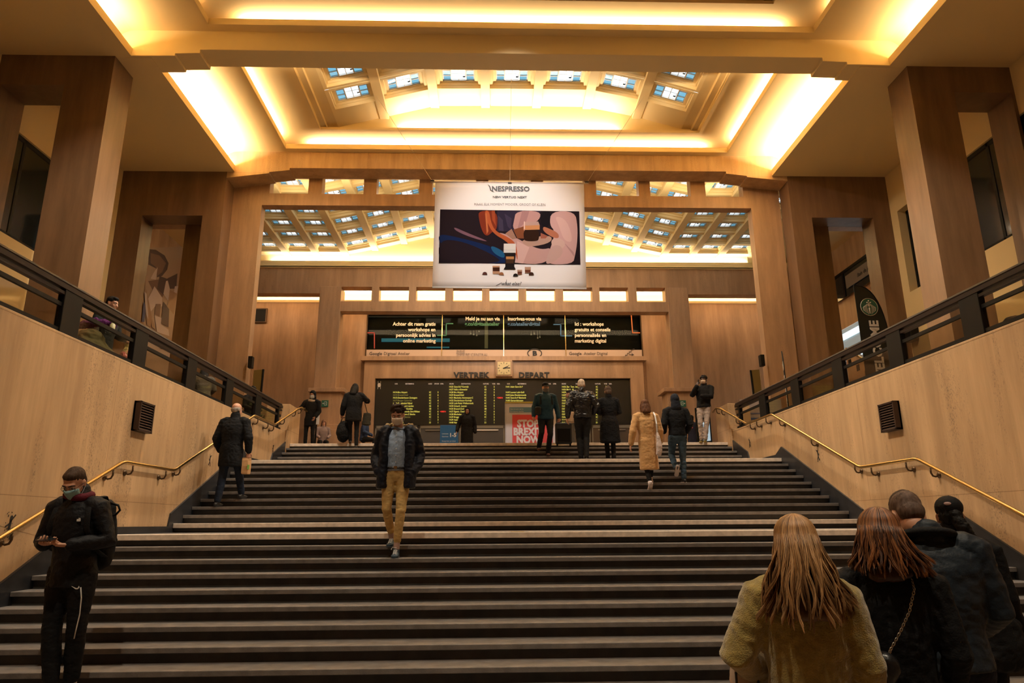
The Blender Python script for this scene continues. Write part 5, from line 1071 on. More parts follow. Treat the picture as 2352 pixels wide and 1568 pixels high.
# brunette with the chain-strap bag
x = at(2012, 1180, Y=3.3).x
p = P('woman with shoulder-length auburn hair in black top with a chain strap, lower right', (x, 3.30, 0), facing(.40, .91), 1.70, 'fair', head=(0, -.05, .04), voxel=.009, elL=(-.245, -.03, 1.12), wrL=(-.20, .16, .98), elR=(.245, -.03, 1.12), wrR=(.22, .12, .92))
p.body(True, hands=('relax', 'relax')).trousers(DJEANS, w_=1.02).shoes(SHB).top(CB_, 'black_top', hem=.92, bulk=1.04, slv=1.05, amp=.008)
long_hair(p, hm3('hair_auburn2', (.06, .022, .010), (.19, .068, .024), (.38, .15, .05)), .20, 3600, .34, .022, .010, .85, 9, back=.07, thick=.8)
PM = root_matrix(p.root); M3 = PM.to_3x3()
hb = thing('handbag', 'small black handbag on a silver chain across the auburn-haired woman\'s back', 'bag', tuple(PM @ V(-.08, -.2, .95)))
ch = [PM @ V(*q) for q in ((.10, -.08, 1.46), (.10, -.14, 1.40), (.065, -.172, 1.31), (.02, -.178, 1.23), (-.03, -.176, 1.15), (-.05, -.178, 1.11))]
n = 40
for i in range(n):
    t = i/(n-1)*(len(ch)-1); k = min(int(t), len(ch)-2); a, b = ch[k], ch[k+1]; c_ = a.lerp(b, t-k); d = (b-a).normalized(); sdv = (V(1, 0, 0) if i % 2 else V(0, 1, 0)); sdv = (sdv-d*sdv.dot(d)).normalized()
    lk = [c_+d*(.0085*math.cos(u))+sdv*(.0050*math.sin(u)) for u in [2*math.pi*j/10 for j in range(11)]]
    obj('chain_link', MB().tube(lk, .0016, 5, caps=False), mat('steel_chain', (.62, .58, .50), .25, 1) if i == 0 else bpy.data.materials['steel_chain'], hb)
mb = MB().limb([(-.17, -.19, .97), (-.12, -.20, 1.04), (-.05, -.19, 1.09)], [(.05, .10), (.05, .10), (.045, .06)], 12, side=(0, 1, 0)); o = fuse('bag_body', mb, BLKL, hb, .010, 2, .004); o.data.transform(PM); o.data.transform(root_matrix(hb).inverted())
# man in the slate jacket
x = at(2080, 1150, Y=3.62).x
p = P('man with short greying hair in slate-blue jacket, head bowed, behind the auburn-haired woman', (x+.14, 3.70, 0), facing(.30, .95), 1.83, 'fair', lean=.05, head=(.62, -.2, 0), voxel=.009, hc=(-.055, .06, 1.595), shR=(.195, 0, 1.435), shL=(-.195, 0, 1.435), elR=(.255, 0, 1.15), wrR=(.22, .20, 1.05), elL=(-.28, 0, 1.13), wrL=(-.15, .22, 1.08))
p.body(hands=(None, None)).trousers(DJEANS, w_=1.06).shoes(SHB).top(cloth('slate_jacket', (.016, .024, .034), .55, bump=.2), hem=.90, bulk=1.20, slv=1.15, amp=.006, collar=.55, shoulder=1.12).cap_hair(HM['temple'], 'buzz', amp=.001)
M3 = p.H.to_3x3(); fuse('crown_hair', MB().ball(p.h(0, -.012, .078), (.068, .084, .068), 16, M=M3), HM['buzz'], p.root, .007, 1, .002, 40)
fuse('jacket_collar', MB().tube([p.T((.098*math.cos(t), -.01+.088*math.sin(t), 1.490+.02*(1-math.sin(t)))) for t in [2*math.pi*i/20 for i in range(21)]], [(.022, .040)]*21, 8, caps=False, side=(0, 0, 1)), CB_, p.root, .009, 2)
# woman in the cap
x = at(2186, 1150, Y=4.75).x
p = P('dark-haired woman in black cap and black coat, behind the slate-jacket man', (x-.03, 4.75, 0), facing(.58, .82), 1.80, 'mid', head=(.05, -.1, 0), voxel=.010, elR=(.23, 0, 1.13), wrR=(.26, .10, .92))
p.body(True, hands=('grip', None)).trousers(CB2).shoes(SHB).top(CB_, 'coat', hem=.60, bulk=1.02, slv=1.05).cap_hair(HM['black'], 'short', amp=.008)
M3 = p.H.to_3x3(); mb = MB().ball(p.h(0, -.02, .068), (.084, .101, .076), 18, M=M3); mb.limb([p.h(0, .06, .065), p.h(0, .16, .05)], [(.07, .010), (.05, .006)], 12, side=tuple(M3 @ V(1, 0, 0))); fuse('cap', mb, CB2, p.root, .008, 1)
obj('cap_emblem', MB().ball(p.h(-.01, -.118, .085), (.022, .006, .011), 10, M=M3), mat('pink_grey', (.55, .36, .33), .6), p.root, True, local=True)
fuse('ponytail', MB().limb([p.h(.02, -.10, .02), p.h(.05, -.13, -.06), p.h(.10, -.12, -.15), p.h(.13, -.10, -.22)], [.032, .040, .034, .015], 12), HM['black'], p.root, .008, 1, .010, 30)
PM = root_matrix(p.root); c_ = at(2285, 1450, Y=4.6)
hb = thing('travel_bag', 'large black bag hanging right of the woman in the cap', 'bag', (c_.x, 4.6, c_.z-.20))
fuse('bag_body', MB().limb([(0, 0, .06), (0, 0, .24), (-.01, 0, .34)], [(.19, .10), (.17, .09), (.10, .05)], 16, side=(1, 0, 0)), CB2, hb, .012, 2, .010, 10)
t0 = root_matrix(hb).inverted() @ (PM @ V(.19, -.02, 1.47)); obj('strap', MB().tube([(-.06, 0, .36), (-.08, 0, .5), ((t0.x-.08)/2-.01, t0.y*.5-.02, t0.z*.75), tuple(t0)], [(.020, .005)]*4, 8, side=(1, 0, 0)), CB2, hb, local=True)
for i in range(7): obj('chain_link', MB().tube([(-.06+.012*math.cos(u)+.012*i, -.05, .40-.024*i+.014*math.sin(u)) for u in [2*math.pi*j/10 for j in range(11)]], .0022, 5, caps=False), bpy.data.materials['steel_chain'], hb, local=True)

# ================================================================== HANGING BANNER
YN = 17.2
bn = thing('hanging_banner', 'large white coffee advertising banner hanging on wires in the portal', 'banner', (.48, YN, 7.65))
TL, TR2, BL, BR = at(1000, 419, Y=YN), at(1341, 422, Y=YN), at(993, 659, Y=YN), at(1347, 662, Y=YN)
nx, nz = 24, 18; vs = []; fs = []
def bpt(u, v, off=0):
    a = TL.lerp(TR2, u); b = BL.lerp(BR, u); q = a.lerp(b, v); q.y = YN+.012*math.sin(u*9+v*2)*math.sin(v*3)+off; return q
for i in range(nz+1):
    for j in range(nx+1): vs.append(bpt(j/nx, i/nz))
fs = [(i*(nx+1)+j, i*(nx+1)+j+1, (i+1)*(nx+1)+j+1, (i+1)*(nx+1)+j) for i in range(nz) for j in range(nx)]
o = obj('cloth_sheet', MB().add(vs, fs), mat('banner_white', (.80, .76, .74), .7), bn, True); o.modifiers.new('t', 'SOLIDIFY').thickness = .004
obj('top_rod', MB().tube([TL+V(-.13, 0, .02), TR2+V(.13, 0, .02)], .022, 8), mat('rod_pale', (.62, .48, .38), .4), bn); obj('bottom_rod', MB().tube([BL+V(0, 0, -.01), BR+V(0, 0, -.01)], .022, 8), WHITEC, bn)
for nm, a, tx in (('wire', TL+V(-.08, 0, .03), (-3.45, 17.3, 13.66)), ('wire', (TL+TR2)/2, (.54, 17.2, 13.95)), ('wire', TR2+V(.08, 0, .03), (4.5, 17.3, 13.7))):
    obj('hanging_wire', MB().tube([a, tx], .006, 5), mat('wire_pale', (.55, .42, .25), .5) if 'wire_pale' not in bpy.data.materials else bpy.data.materials['wire_pale'], bn)
    obj('wire_clip', MB().box(a[0]-.05, a[0]+.05, YN-.02, YN+.02, a[2]-.02, a[2]+.03), BLACK, bn)
def bz(X, Y): return at(970+X/5.4075, 390+Y/5.4069, Y=YN-.03)
PAL = {}
pic = MB(); pm = []; layer = [0]
def poly(col, pts, smooth=True):
    if col not in PAL: PAL[col] = len(pm); pm.append(mat('print_%d' % len(pm), tuple(c*.8 for c in col), .95, spec=.03))
    layer[0] += 1
    if smooth and len(pts) > 3:      # round the outline (Chaikin)
        for _ in range(0 if len(pts) < 5 or layer[0] > 900 else 2): pts = [q for a, b in zip(pts, pts[1:]+pts[:1]) for q in ((a[0]*.75+b[0]*.25, a[1]*.75+b[1]*.25), (a[0]*.25+b[0]*.75, a[1]*.25+b[1]*.75))]
    P_ = []
    for X, Y in pts:
        q = bz(min(max(X, 205), 1965) if 480 < Y < 1180 and layer[0] < 900 else X, Y); q.y = YN-.017-.0003*len(pic.f); P_.append(q)
    k = len(pic.v); pic.v += [tuple(q) for q in P_]; pic.f.append(tuple(range(k, k+len(P_)))); pic.m.append(PAL[col])
poly((.020, .013, .018), [(222, 488), (1950, 512), (1966, 1175), (200, 1153)], False)
poly((.030, .024, .050), [(930, 505), (1480, 508), (1250, 760), (930, 760)]); poly((.055, .045, .085), [(940, 560), (1000, 620), (1010, 760), (950, 750)]); poly((.05, .04, .08), [(1020, 540), (1110, 600), (1100, 740), (1060, 700)])
poly((.010, .022, .085), [(205, 790), (420, 830), (700, 900), (880, 960), (1040, 1080), (1100, 1160), (700, 1150), (400, 1050), (205, 900)]); poly((.022, .014, .020), [(205, 860), (500, 880), (900, 1060), (1000, 1158), (205, 1150)])
poly((.02, .11, .25), [(840, 930), (980, 990), (1030, 1050), (1010, 1100), (880, 1030)]); poly((.20, .10, .14), [(380, 700), (560, 780), (860, 900), (640, 850), (420, 760)])
poly((.52, .30, .29), [(1165, 508), (1470, 508), (1460, 620), (1300, 700), (1240, 800), (1120, 730), (1140, 620)], True); poly((.40, .22, .23), [(1240, 508), (1330, 508), (1290, 640), (1180, 740)])
poly((.012, .010, .014), [(1480, 508), (1605, 510), (1580, 700), (1500, 720), (1465, 620)])
poly((.60, .37, .36), [(1600, 512), (1895, 512), (1930, 700), (1925, 900), (1900, 1050), (1870, 1172), (1500, 1170), (1600, 960), (1650, 760), (1580, 680)])
poly((.55, .33, .31), [(905, 760), (1150, 830), (1320, 930), (1480, 990), (1620, 960), (1560, 1168), (1150, 1165), (1190, 1000), (1080, 880)]); poly((.66, .43, .40), [(1180, 880), (1330, 960), (1250, 1160), (1150, 1150)])
poly((.68, .44, .42), [(1640, 560), (1800, 620), (1880, 900), (1760, 880), (1700, 700)]); poly((.45, .26, .27), [(1760, 900), (1880, 1020), (1890, 1080), (1800, 960)])
poly((.48, .30, .24), [(1250, 860), (1600, 800), (1610, 900), (1340, 960), (1240, 910)]); poly((.36, .20, .15), [(1030, 790), (1110, 730), (1170, 850), (1120, 860)])
poly((.22, .075, .035), [(1130, 740), (1260, 700), (1270, 850), (1180, 850)]); poly((.46, .17, .10), [(1500, 700), (1560, 720), (1690, 780), (1700, 850), (1620, 840), (1500, 760)]); poly((.36, .12, .08), [(1470, 780), (1560, 820), (1530, 850), (1470, 850)])
poly((.62, .42, .38), [(1610, 850), (1740, 850), (1790, 940), (1680, 1000), (1600, 930)]); poly((.55, .36, .33), [(1600, 940), (1720, 930), (1760, 1040), (1600, 1165), (1520, 1165)])
poly((.20, .035, .018), [(700, 505), (935, 505), (930, 740), (880, 760), (800, 830), (740, 760), (700, 600)]); poly((.46, .11, .04), [(770, 505), (830, 505), (850, 640), (905, 760), (1080, 840), (1170, 920), (1190, 1160), (1150, 1000), (1040, 880), (880, 790), (800, 640)])
poly((.34, .07, .028), [(860, 505), (900, 505), (915, 700), (870, 620)]); poly((.52, .16, .06), [(780, 540), (800, 540), (820, 760), (800, 800)])
poly((.03, .014, .010), [(1255, 740), (1455, 735), (1450, 860), (1420, 885), (1290, 885), (1260, 860)]); poly((.62, .28, .12), [(1258, 690), (1458, 680), (1457, 740), (1256, 745)]); poly((.50, .33, .30), [(1260, 645), (1440, 640), (1458, 685), (1258, 692)]); poly((.75, .55, .5), [(1262, 640), (1275, 640), (1275, 735), (1262, 735)], False)
layer[0] = 900
poly((.78, .74, .71), [(1012, 915), (1160, 915), (1162, 1028), (1010, 1028)]); poly((.60, .57, .55), [(1012, 990), (1160, 994), (1160, 999), (1012, 995)], False); poly((.02, .015, .015), [(1030, 1032), (1148, 1032), (1143, 1200), (1160, 1235), (1010, 1235), (1030, 1200)], False)
poly((.55, .26, .10), [(1040, 1075), (1138, 1075), (1138, 1108), (1040, 1108)]); poly((.07, .035, .02), [(1038, 1108), (1138, 1108), (1134, 1160), (1042, 1160)])
poly((.55, .30, .18), [(872, 1190), (962, 1190), (962, 1290), (875, 1290)]); poly((.06, .02, .012), [(875, 1210), (962, 1210), (960, 1258), (877, 1258)], False); poly((.50, .30, .20), [(1180, 1240), (1240, 1240), (1238, 1298), (1184, 1298)]); poly((.15, .05, .03), [(1184, 1262), (1238, 1262), (1236, 1296), (1186, 1296)]); poly((.50, .30, .20), [(1272, 1205), (1348, 1205), (1345, 1278), (1275, 1278)]); poly((.15, .05, .03), [(1275, 1240), (1346, 1240), (1342, 1276), (1278, 1276)])
for X, Y, c_ in ((776, 1285, (.10, .035, .03)), (982, 1288, (.35, .15, .07)), (1158, 1305, (.02, .015, .015)), (1355, 1288, (.05, .02, .015))): poly(c_, [(X-32, Y+16), (X-22, Y-12), (X, Y-20), (X+22, Y-12), (X+32, Y+16)])
obj('printed_picture', pic, pm, bn, clean=False)
rg = MB()
for X, Y, r_ in ((975, 1232, 20), (1250, 1268, 14), (1358, 1235, 16), (1478, 750, 34)):
    q = [bz(X+r_*math.cos(t), Y+r_*1.2*math.sin(t)) for t in [2*math.pi*i/12 for i in range(13)]]
    for e in q: e.y = YN-.60
    rg.tube([V(e.x, YN-.59-.0, e.z) for e in q], .004, 4, caps=False)
for i, v_ in enumerate(rg.v): rg.v[i] = (v_[0], YN-.58+(v_[1]-(YN-.59)), v_[2])
rg.v = [(a, b+.0, c2) for a, b, c2 in rg.v]
def bt_(txt, X, Y, hp, m_=TEXTB, **k):
    q = bz(X, Y); q.y = YN-.020; return lettering(txt, q, hp/5.407/1589*17.9, m_, bn, **k)
bt_('NESPRESSO', 1098, 262, 70, bold=.04, sx=.98); bt_('NEW VERTUO NEXT', 1087, 349, 30, bold=.03, sx=1.12); bt_('MAAK ELK MOMENT MOOIER, GROOT OF KLEIN', 1088, 440, 32, mat('grey_lettering', (.22, .19, .19), .5), sx=.93)
b = MB(); q0 = bz(815, 180); q1 = bz(850, 250); q2 = bz(893, 274); 
for e in (q0, q1, q2): e.y = YN-.020
b.tube([q0, (q0+q1)/2+V(.01, 0, .03), q1, q2], [.004, .012, .014, .003], 6); obj('letter_swash', b, TEXTB, bn)
bt_('what else?', 1100, 1430, 46, shear=.35, bold=.01, sx=.92)
b = MB(); q0 = bz(915, 1436); q1 = bz(985, 1398); q2 = bz(1047, 1360); 
for e in (q0, q1, q2): e.y = YN-.020
b.tube([q0, q1], .006, 5); b.tube([bz(1040, 1430)+V(0, -.008, 0), q2], .005, 5); obj('letter_swash', b, TEXTB, bn)
for X0, Y0, s_ in ((975, 1232, 1), (1250, 1268, .7), (1358, 1235, .8)):
    ringp = [bz(X0+18*s_*math.cos(t), Y0+22*s_*math.sin(t)) for t in [-1.6+3.2*i/8 for i in range(9)]]
    for e in ringp: e.y = YN-.60+.0
del rg

# ================================================================== SIGNS, SPEAKERS, FLAGS, STANDS
GRN = mat('exit_green', (.012, .085, .045), .5, emit=(.01, .06, .03), estr=.15); EXW = mat('exit_white', (.7, .7, .68), .5)
for px, dr, lab in ((746.5, -1, 'green exit sign with left arrow on the left column plinth'), (1568, 1, 'green exit sign with right arrow on the right column plinth')):
    c_ = at(px, 926.5, Y=26.28); t = thing('exit_sign', lab, 'sign', (c_.x, 26.28, c_.z-.12))
    obj('sign_plate', MB().box(c_.x-.125, c_.x+.125, 26.26, 26.30, c_.z-.125, c_.z+.125), GRN, t, bevel=.004)
    b = MB(); X_, Y_ = c_.x, 26.257
    def bx(x0, x1, z0, z1): b.box(X_+dr*x0, X_+dr*x1, Y_-.003, Y_+.003, c_.z+z0, c_.z+z1)
    bx(-.075, .02, .055, .072); bx(-.075, .02, -.072, -.055); bx(-.075, -.058, -.072, .072); bx(.01, .022, .03, .072); bx(.01, .022, -.072, -.03); bx(-.03, .07, -.008, .008)
    b.prism([(X_+dr*.055, c_.z-.032), (X_+dr*.10, c_.z), (X_+dr*.055, c_.z+.032)], 'y', Y_-.003, Y_+.003); obj('arrow_pictogram', b, EXW, t)
for lab, px, py, Yq, sg in (('small black loudspeaker on the left portal jamb', 576, 832, 19.55, 1), ('small black loudspeaker on the right portal jamb', 1750, 828, 19.55, -1)):
    c_ = at(px, py, Y=Yq); t = thing('loudspeaker', lab, 'loudspeaker', (c_.x, Yq, c_.z))
    obj('cabinet', MB().box(c_.x-.06, c_.x+.06, Yq-.08, Yq+.10, c_.z-.17, c_.z+.17), BLACK, t, bevel=.012); obj('mounting_arm', MB().tube([(c_.x, Yq+.05, c_.z-.1), (c_.x-sg*.02, Yq+.12, c_.z-.1)], .012, 6), BLACK, t)
    obj('cable', MB().tube([(c_.x, Yq+.05, c_.z-.17), (c_.x+sg*.08, Yq+.06, c_.z-.5), (c_.x-sg*.02, Yq+.06, c_.z-.8), (c_.x, Yq+.06, c_.z-1.0)], .007, 5), mat('cable_pale_%d' % sg, (.4, .26, .15), .6), t)
    obj('junction_box', MB().box(c_.x-.04, c_.x+.05, Yq, Yq+.10, c_.z-1.3, c_.z-.98), BLACK, t, bevel=.006)
GP = glass('amber_panel_glass', (.45, .34, .12), .05)
for lab, pts in (('amber glass screen panel leaning by the left portal jamb', ((583, 850), (605, 848), (598, 905), (580, 903))), ('amber glass screen panel leaning by the right portal jamb', ((1724, 850), (1744, 848), (1752, 905), (1735, 912)))):
    q = [at(a, b, Y=19.3) for a, b in pts]; q[2].z = q[3].z = ZF; t = thing('screen_panel', lab, 'screen', tuple(q[3])); v = [tuple(e) for e in q]+[(e.x, e.y+.03, e.z) for e in q]
    obj('panel', MB().add(v, [(0, 1, 2, 3), (7, 6, 5, 4), (0, 4, 5, 1), (1, 5, 6, 2), (2, 6, 7, 3), (3, 7, 4, 0)]), mat('panel_olive_%d' % len(bpy.data.materials), (.16, .11, .03), .4), t)
    e0, e1 = (q[1], q[2]) if pts[0][0] < 1000 else (q[0], q[3]); obj('edge', MB().tube([e0, e1], .03, 6), BLACK, t)
c_ = at(597, 722, Y=28.4); t = thing('wall_grille', 'dark square grille high on the back wall, left end', 'vent', (c_.x, 28.5, c_.z)); obj('grille_frame', MB().box(c_.x-.28, c_.x+.25, 28.5, 28.6, c_.z-.32, c_.z+.32), mat('grille_bronze', (.13, .07, .035), .5), t, bevel=.01); obj('grille', MB().box(c_.x-.23, c_.x+.20, 28.48, 28.52, c_.z-.27, c_.z+.27), BLACK, t)
c_ = at(728, 952, Y=21.0); t = thing('sign_stand', 'narrow white upright panel on a black foot beside the hooded person', 'stand', (c_.x, 21, ZF))
obj('post', MB().box(c_.x-.02, c_.x+.02, 20.98, 21.02, ZF, c_.z), BLACK, t); obj('base', MB().lathe([(.14, 0), (.14, .02), (.03, .03)], (c_.x, 21, ZF), n=16), BLACK, t); a_, b_ = at(724, 934, Y=21), at(733, 975, Y=21); obj('white_panel', MB().box(a_.x, b_.x, 20.96, 20.98, b_.z, a_.z), WHITEC, t, bevel=.005)
# posters
def at_box(mb, px0, py0, px1, py1, y, t=.006, mi=0):
    a = at(px0, py1, Y=y); b = at(px1, py0, Y=y); mb.box(a.x, b.x, y-t, y, a.z, b.z, mi); return mb
YP = 21.8; a = at(1160, 922, Y=YP); b_ = at(1278, 1018, Y=YP)
t = thing('poster_stand', 'white poster stand with red STOP BREXIT NOW poster', 'poster', ((a.x+b_.x)/2, YP, ZF))
obj('stand_body', MB().box(a.x, b_.x, YP, YP+.25, ZF, a.z), mat('poster_body', (.55, .52, .52), .5), t, bevel=.01); obj('top_edge', at_box(MB(), 1160, 922, 1278, 926, YP-.005, .012), mat('poster_yellow_edge', (.5, .42, .08), .5), t)
obj('paper', at_box(MB(), 1163, 927, 1276, 1018, YP-.008), mat('poster_white', (.66, .62, .64), .5), t); obj('red_field', at_box(MB(), 1177, 952, 1268, 1018, YP-.018), mat('poster_red', (.68, .065, .06), .5), t)
obj('blue_heading', at_box(MB(), 1170, 935, 1232, 947, YP-.018), mat('poster_blue', (.12, .25, .34), .5), t)
PWH = mat('poster_letter_white', (.80, .74, .74), .5)
for tx, px, py in (('STOP', 1188, 980), ('BREXIT', 1179, 998.5), ('NOW', 1186, 1017)): lettering(tx, at(px, py, Y=YP-.03), 15.5/1589*22.4, PWH, t, align='LEFT', bold=.075, sx=.90)
for tx, py in (('Een brexit zal in', 940.5), ('Europese vanille', 946)): lettering(tx, at(1172, py, Y=YP-.03), 3.2/1589*22.4, PWH, t, align='LEFT')
YS = 26.0; a, b_ = at(1011, 976, Y=YS), at(1052, 1018, Y=YS)
t = thing('counter_sign', 'blue counter sign reading 1-5 beside the woman in the long black coat', 'sign', ((a.x+b_.x)/2, YS, ZF)); obj('sign_body', MB().box(a.x, b_.x, YS, YS+.12, ZF, a.z), mat('sign_blue', (.012, .06, .12), .4, emit=(.01, .06, .12), estr=.3), t, bevel=.01)
lettering('1-5', at(1040, 1003, Y=YS-.01), 8.5/1589*26.6, TEXTW, t, bold=.05); lettering('Loketten', at(1015, 997, Y=YS-.01), 2.8/1589*26.6, TEXTW, t, align='LEFT'); lettering('Guichets', at(1015, 1003.5, Y=YS-.01), 2.8/1589*26.6, TEXTW, t, align='LEFT'); lettering('Koop hier je ticket', at(1015, 1014, Y=YS-.01), 2.8/1589*26.6, TEXTW, t, align='LEFT')
YM = 18.7; a, b_ = at(1604, 932, Y=YM), at(1626, 1012, Y=YM)
t = thing('menu_board', 'black menu board with a bright screen behind the man in grey joggers', 'board', ((a.x+b_.x)/2, YM, ZF)); v0 = [(a.x, YM+.3), (b_.x+.12, YM), (b_.x+.12, YM+.08), (a.x, YM+.38)]
obj('board_body', MB().prism(v0, 'z', ZF, a.z), BLACK, t, bevel=.01)
d = V(b_.x+.12-a.x, -.3, 0).normalized(); n_ = V(d.y, -d.x, 0)*1
for k, (tx, dz) in enumerate((('ALLE', .30), ('DAGEN', .42), ('OPEN', .54))): lettering(tx, V((a.x+b_.x+.12)/2, YM+.15, a.z-dz)+V(-.01, -.012, 0), .055, TEXTW, t, right=tuple(d))
obj('bright_screen', MB().add([V(a.x+.03, YM+.285, ZF+.15), V(b_.x+.08, YM+.0, ZF+.15), V(b_.x+.08, YM+.0, ZF+.72), V(a.x+.03, YM+.285, ZF+.62)], [(0, 1, 2, 3)]), mat('screen_glow', (.3, .4, .45), .4, emit=(.30, .42, .50), estr=.7), t)
# feather flags
FLG = mat('flag_green_black', (.008, .012, .010), .6); LGR = mat('logo_green', (.04, .16, .10), .5); LCR = mat('logo_cream', (.62, .55, .42), .5)
def feather(lab, base, d, H, wd):
    t = thing('feather_flag', lab, 'flag', base); d = V(*d).normalized(); B = V(*base); n_ = V(d.y, -d.x, 0)
    L = lambda s_, z: B+d*s_+V(0, 0, z)
    prof = [(0, .12), (0, H)]+[(wd*math.sin(u)**.75*(.97 if i_ < 10 else 1), H-1.05*(1-math.cos(u))) for i_, u in [(i, math.pi/2*i/10) for i in range(1, 11)]]+[(wd*.96, .12)]
    k = len(prof); vs = [L(a, b)+n_*.004 for a, b in prof]+[L(a, b)-n_*.004 for a, b in prof]
    obj('flag_cloth', MB().add(vs, [tuple(range(k)), tuple(range(2*k-1, k-1, -1))]+[(i, (i+1) % k, k+(i+1) % k, k+i) for i in range(k)]), FLG, t)
    obj('pole', MB().tube([L(wd+.01, 0)]+[L(a+.01, b) for a, b in prof[::-1][:-1]], .012, 6), BLACK, t); obj('base', MB().lathe([(.22, 0), (.22, .03), (.05, .06), (.03, .12)], L(wd, 0), n=18), BLACK, t)
    c = L(wd*.44, H-.42)+n_*.008; R_ = wd*.29
    u_ = V(0, 0, 1)
    def disc(m_, pts, off, nm):
        obj(nm, MB().add([c+d*a+u_*b+n_*off for a, b in pts], [tuple(range(len(pts)))]), m_, t)
    disc(LGR, [(R_*math.cos(q), R_*math.sin(q)) for q in [2*math.pi*i/28 for i in range(28)]], 0, 'logo_disc')
    b = MB()
    for q in (-1, 1):
        for i in range(4): b.tube([c+d*(q*R_*(.22+.13*i))+u_*(R_*(.35-.1*i))+n_*.004, c+d*(q*R_*(.30+.15*i))+u_*(-R_*.1)+n_*.004, c+d*(q*R_*(.18+.16*i))+u_*(-R_*(.85-.12*i))+n_*.004], R_*.035, 5)
    b.tube([c+d*(R_*1.02*math.cos(q))+u_*(R_*1.02*math.sin(q)) for q in [2*math.pi*i/28 for i in range(29)]], R_*.03, 5, caps=False)
    b.ball(c+u_*R_*.22+n_*.003, (R_*.17, R_*.05, R_*.22), 10)
    for q in (-.2, 0, .2): b.ball(c+d*R_*q+u_*R_*(.72-abs(q))+n_*.003, R_*.08, 6)
    b.tube([c+d*-R_*.25+u_*R_*.5+n_*.003, c+d*R_*.25+u_*R_*.5+n_*.003], R_*.05, 5); b.tube([c+u_*-R_*.1+n_*.003, c+u_*-R_*.8+n_*.003], [R_*.12, R_*.05], 6)
    obj('logo_figure', b, LCR, t)
    e = L(wd*.66, H-.68)+n_*.01
    lettering('WELCOME', e, wd*.30, TEXTW, t, right=(0, 0, 1), up=tuple(-d), align='RIGHT', bold=.05, sx=1.02); return t
q = at(1992, 850, Y=12.0); zt = at(1990, 655, Y=12.0).z
feather('big dark feather flag reading WELCOME behind the right railing', (q.x-.04, 12.0, ZF), (1, .06, 0), zt-ZF, .56)
q = at(1808, 930, Y=17.6); zt = at(1810, 808, Y=17.6).z
feather('narrow dark feather flag reading WELCOME by the right portal jamb, seen edge on', (q.x, 17.6, ZF), (-.33, -.94, 0), zt-ZF, .42)
# low advertising screen behind the right railing
YA = 18.9; a, b_ = at(1700, 917, Y=YA), at(1800, 975, Y=YA); t = thing('advert_panel', 'low pale advertising panel behind the right railing end', 'panel', ((a.x+b_.x)/2, YA, ZF)); obj('board', MB().box(a.x, b_.x, YA, YA+.05, ZF, a.z), mat('advert_pale', (.42, .36, .36), .4), t, bevel=.006)
obj('blue_stripes', MB().box(a.x+.1, b_.x-.2, YA-.008, YA, ZF+.75, ZF+.80).box(a.x+.1, b_.x-.15, YA-.008, YA, ZF+.60, ZF+.66).box(a.x+.1, b_.x-.3, YA-.008, YA, ZF+.90, ZF+.94), mat('advert_blue', (.08, .13, .30), .5), t); obj('red_field', MB().box(a.x+.3, b_.x-.1, YA-.008, YA, ZF+.25, ZF+.5), mat('advert_red', (.50, .12, .10), .5), t)
# black bag lying on the right kerb, dome camera and small wall speaker
c_ = at(2330, 748, X=6.56); t = thing('black_bag', 'black bag lying on the right kerb at the picture edge', 'bag', (6.56, c_.y, 3.9)); fuse('bag_body', MB().limb([(0, -.25, .10), (0, .05, .12), (0, .25, .08)], [.09, .12, .07], 12), CB2, t, .012, 2, .012); obj('white_tag', MB().box(-.13, -.11, .12, .3, .0, .04), WHITEC, t, local=True)
c_ = at(2097, 768, X=12.0); whole('wall_speaker', MB().box(11.85, 12.1, c_.y-.15, c_.y+.2, c_.z-.2, c_.z+.2), BLACK, 'small dark box on the yellow right wall above the niche', 'loudspeaker', bevel=.03)

# ================================================================== WHAT SHOWS THROUGH THE FAR OPENINGS
# left: mural on the hall side wall (a plain abstract stand-in)
XM = -12.24; t = thing('wall_mural', 'tall faceted mural in brown, white and blue inside the far left opening', 'mural', (XM, 23, 5))
mu = MB(); mm = []; MI = {}
def mp(col, pts):
    if col not in MI: MI[col] = len(mm); mm.append(mat('mural_%d' % len(mm), col, .6))
    P_ = [at(220+a/3.41, 440+b/3.41, X=XM+.004+.0015*len(mu.f)) for a, b in pts]; k = len(mu.v); mu.v += [tuple(e) for e in P_]; mu.f.append(tuple(range(k, k+len(P_)))); mu.m.append(MI[col])
MBR, MW, MDK, MBL, MTN = (.20, .12, .09), (.62, .50, .46), (.09, .06, .06), (.05, .06, .16), (.36, .22, .14)
mp((.46, .36, .30), [(360, 1180), (400, 1080), (590, 1200), (570, 1480), (350, 1440)]); mp((.42, .30, .22), [(400, 440), (680, 430), (600, 1150), (370, 1100)])
mp(MDK, [(415, 450), (470, 455), (540, 500), (570, 560), (560, 610), (520, 660), (480, 670), (470, 600), (410, 570)]); mp(MBR, [(430, 480), (500, 500), (550, 560), (520, 630), (480, 660), (470, 590), (430, 560)]); mp(MW, [(485, 590), (470, 690), (430, 680), (450, 640)])
mp(MBR, [(410, 700), (540, 680), (550, 780), (500, 860), (440, 760)]); mp(MDK, [(500, 660), (580, 690), (530, 810), (480, 760)]); mp(MW, [(550, 700), (585, 690), (570, 860), (530, 800)]); mp(MDK, [(560, 680), (640, 640), (630, 760), (580, 760)]); mp(MW, [(620, 740), (645, 740), (630, 810), (610, 790)])
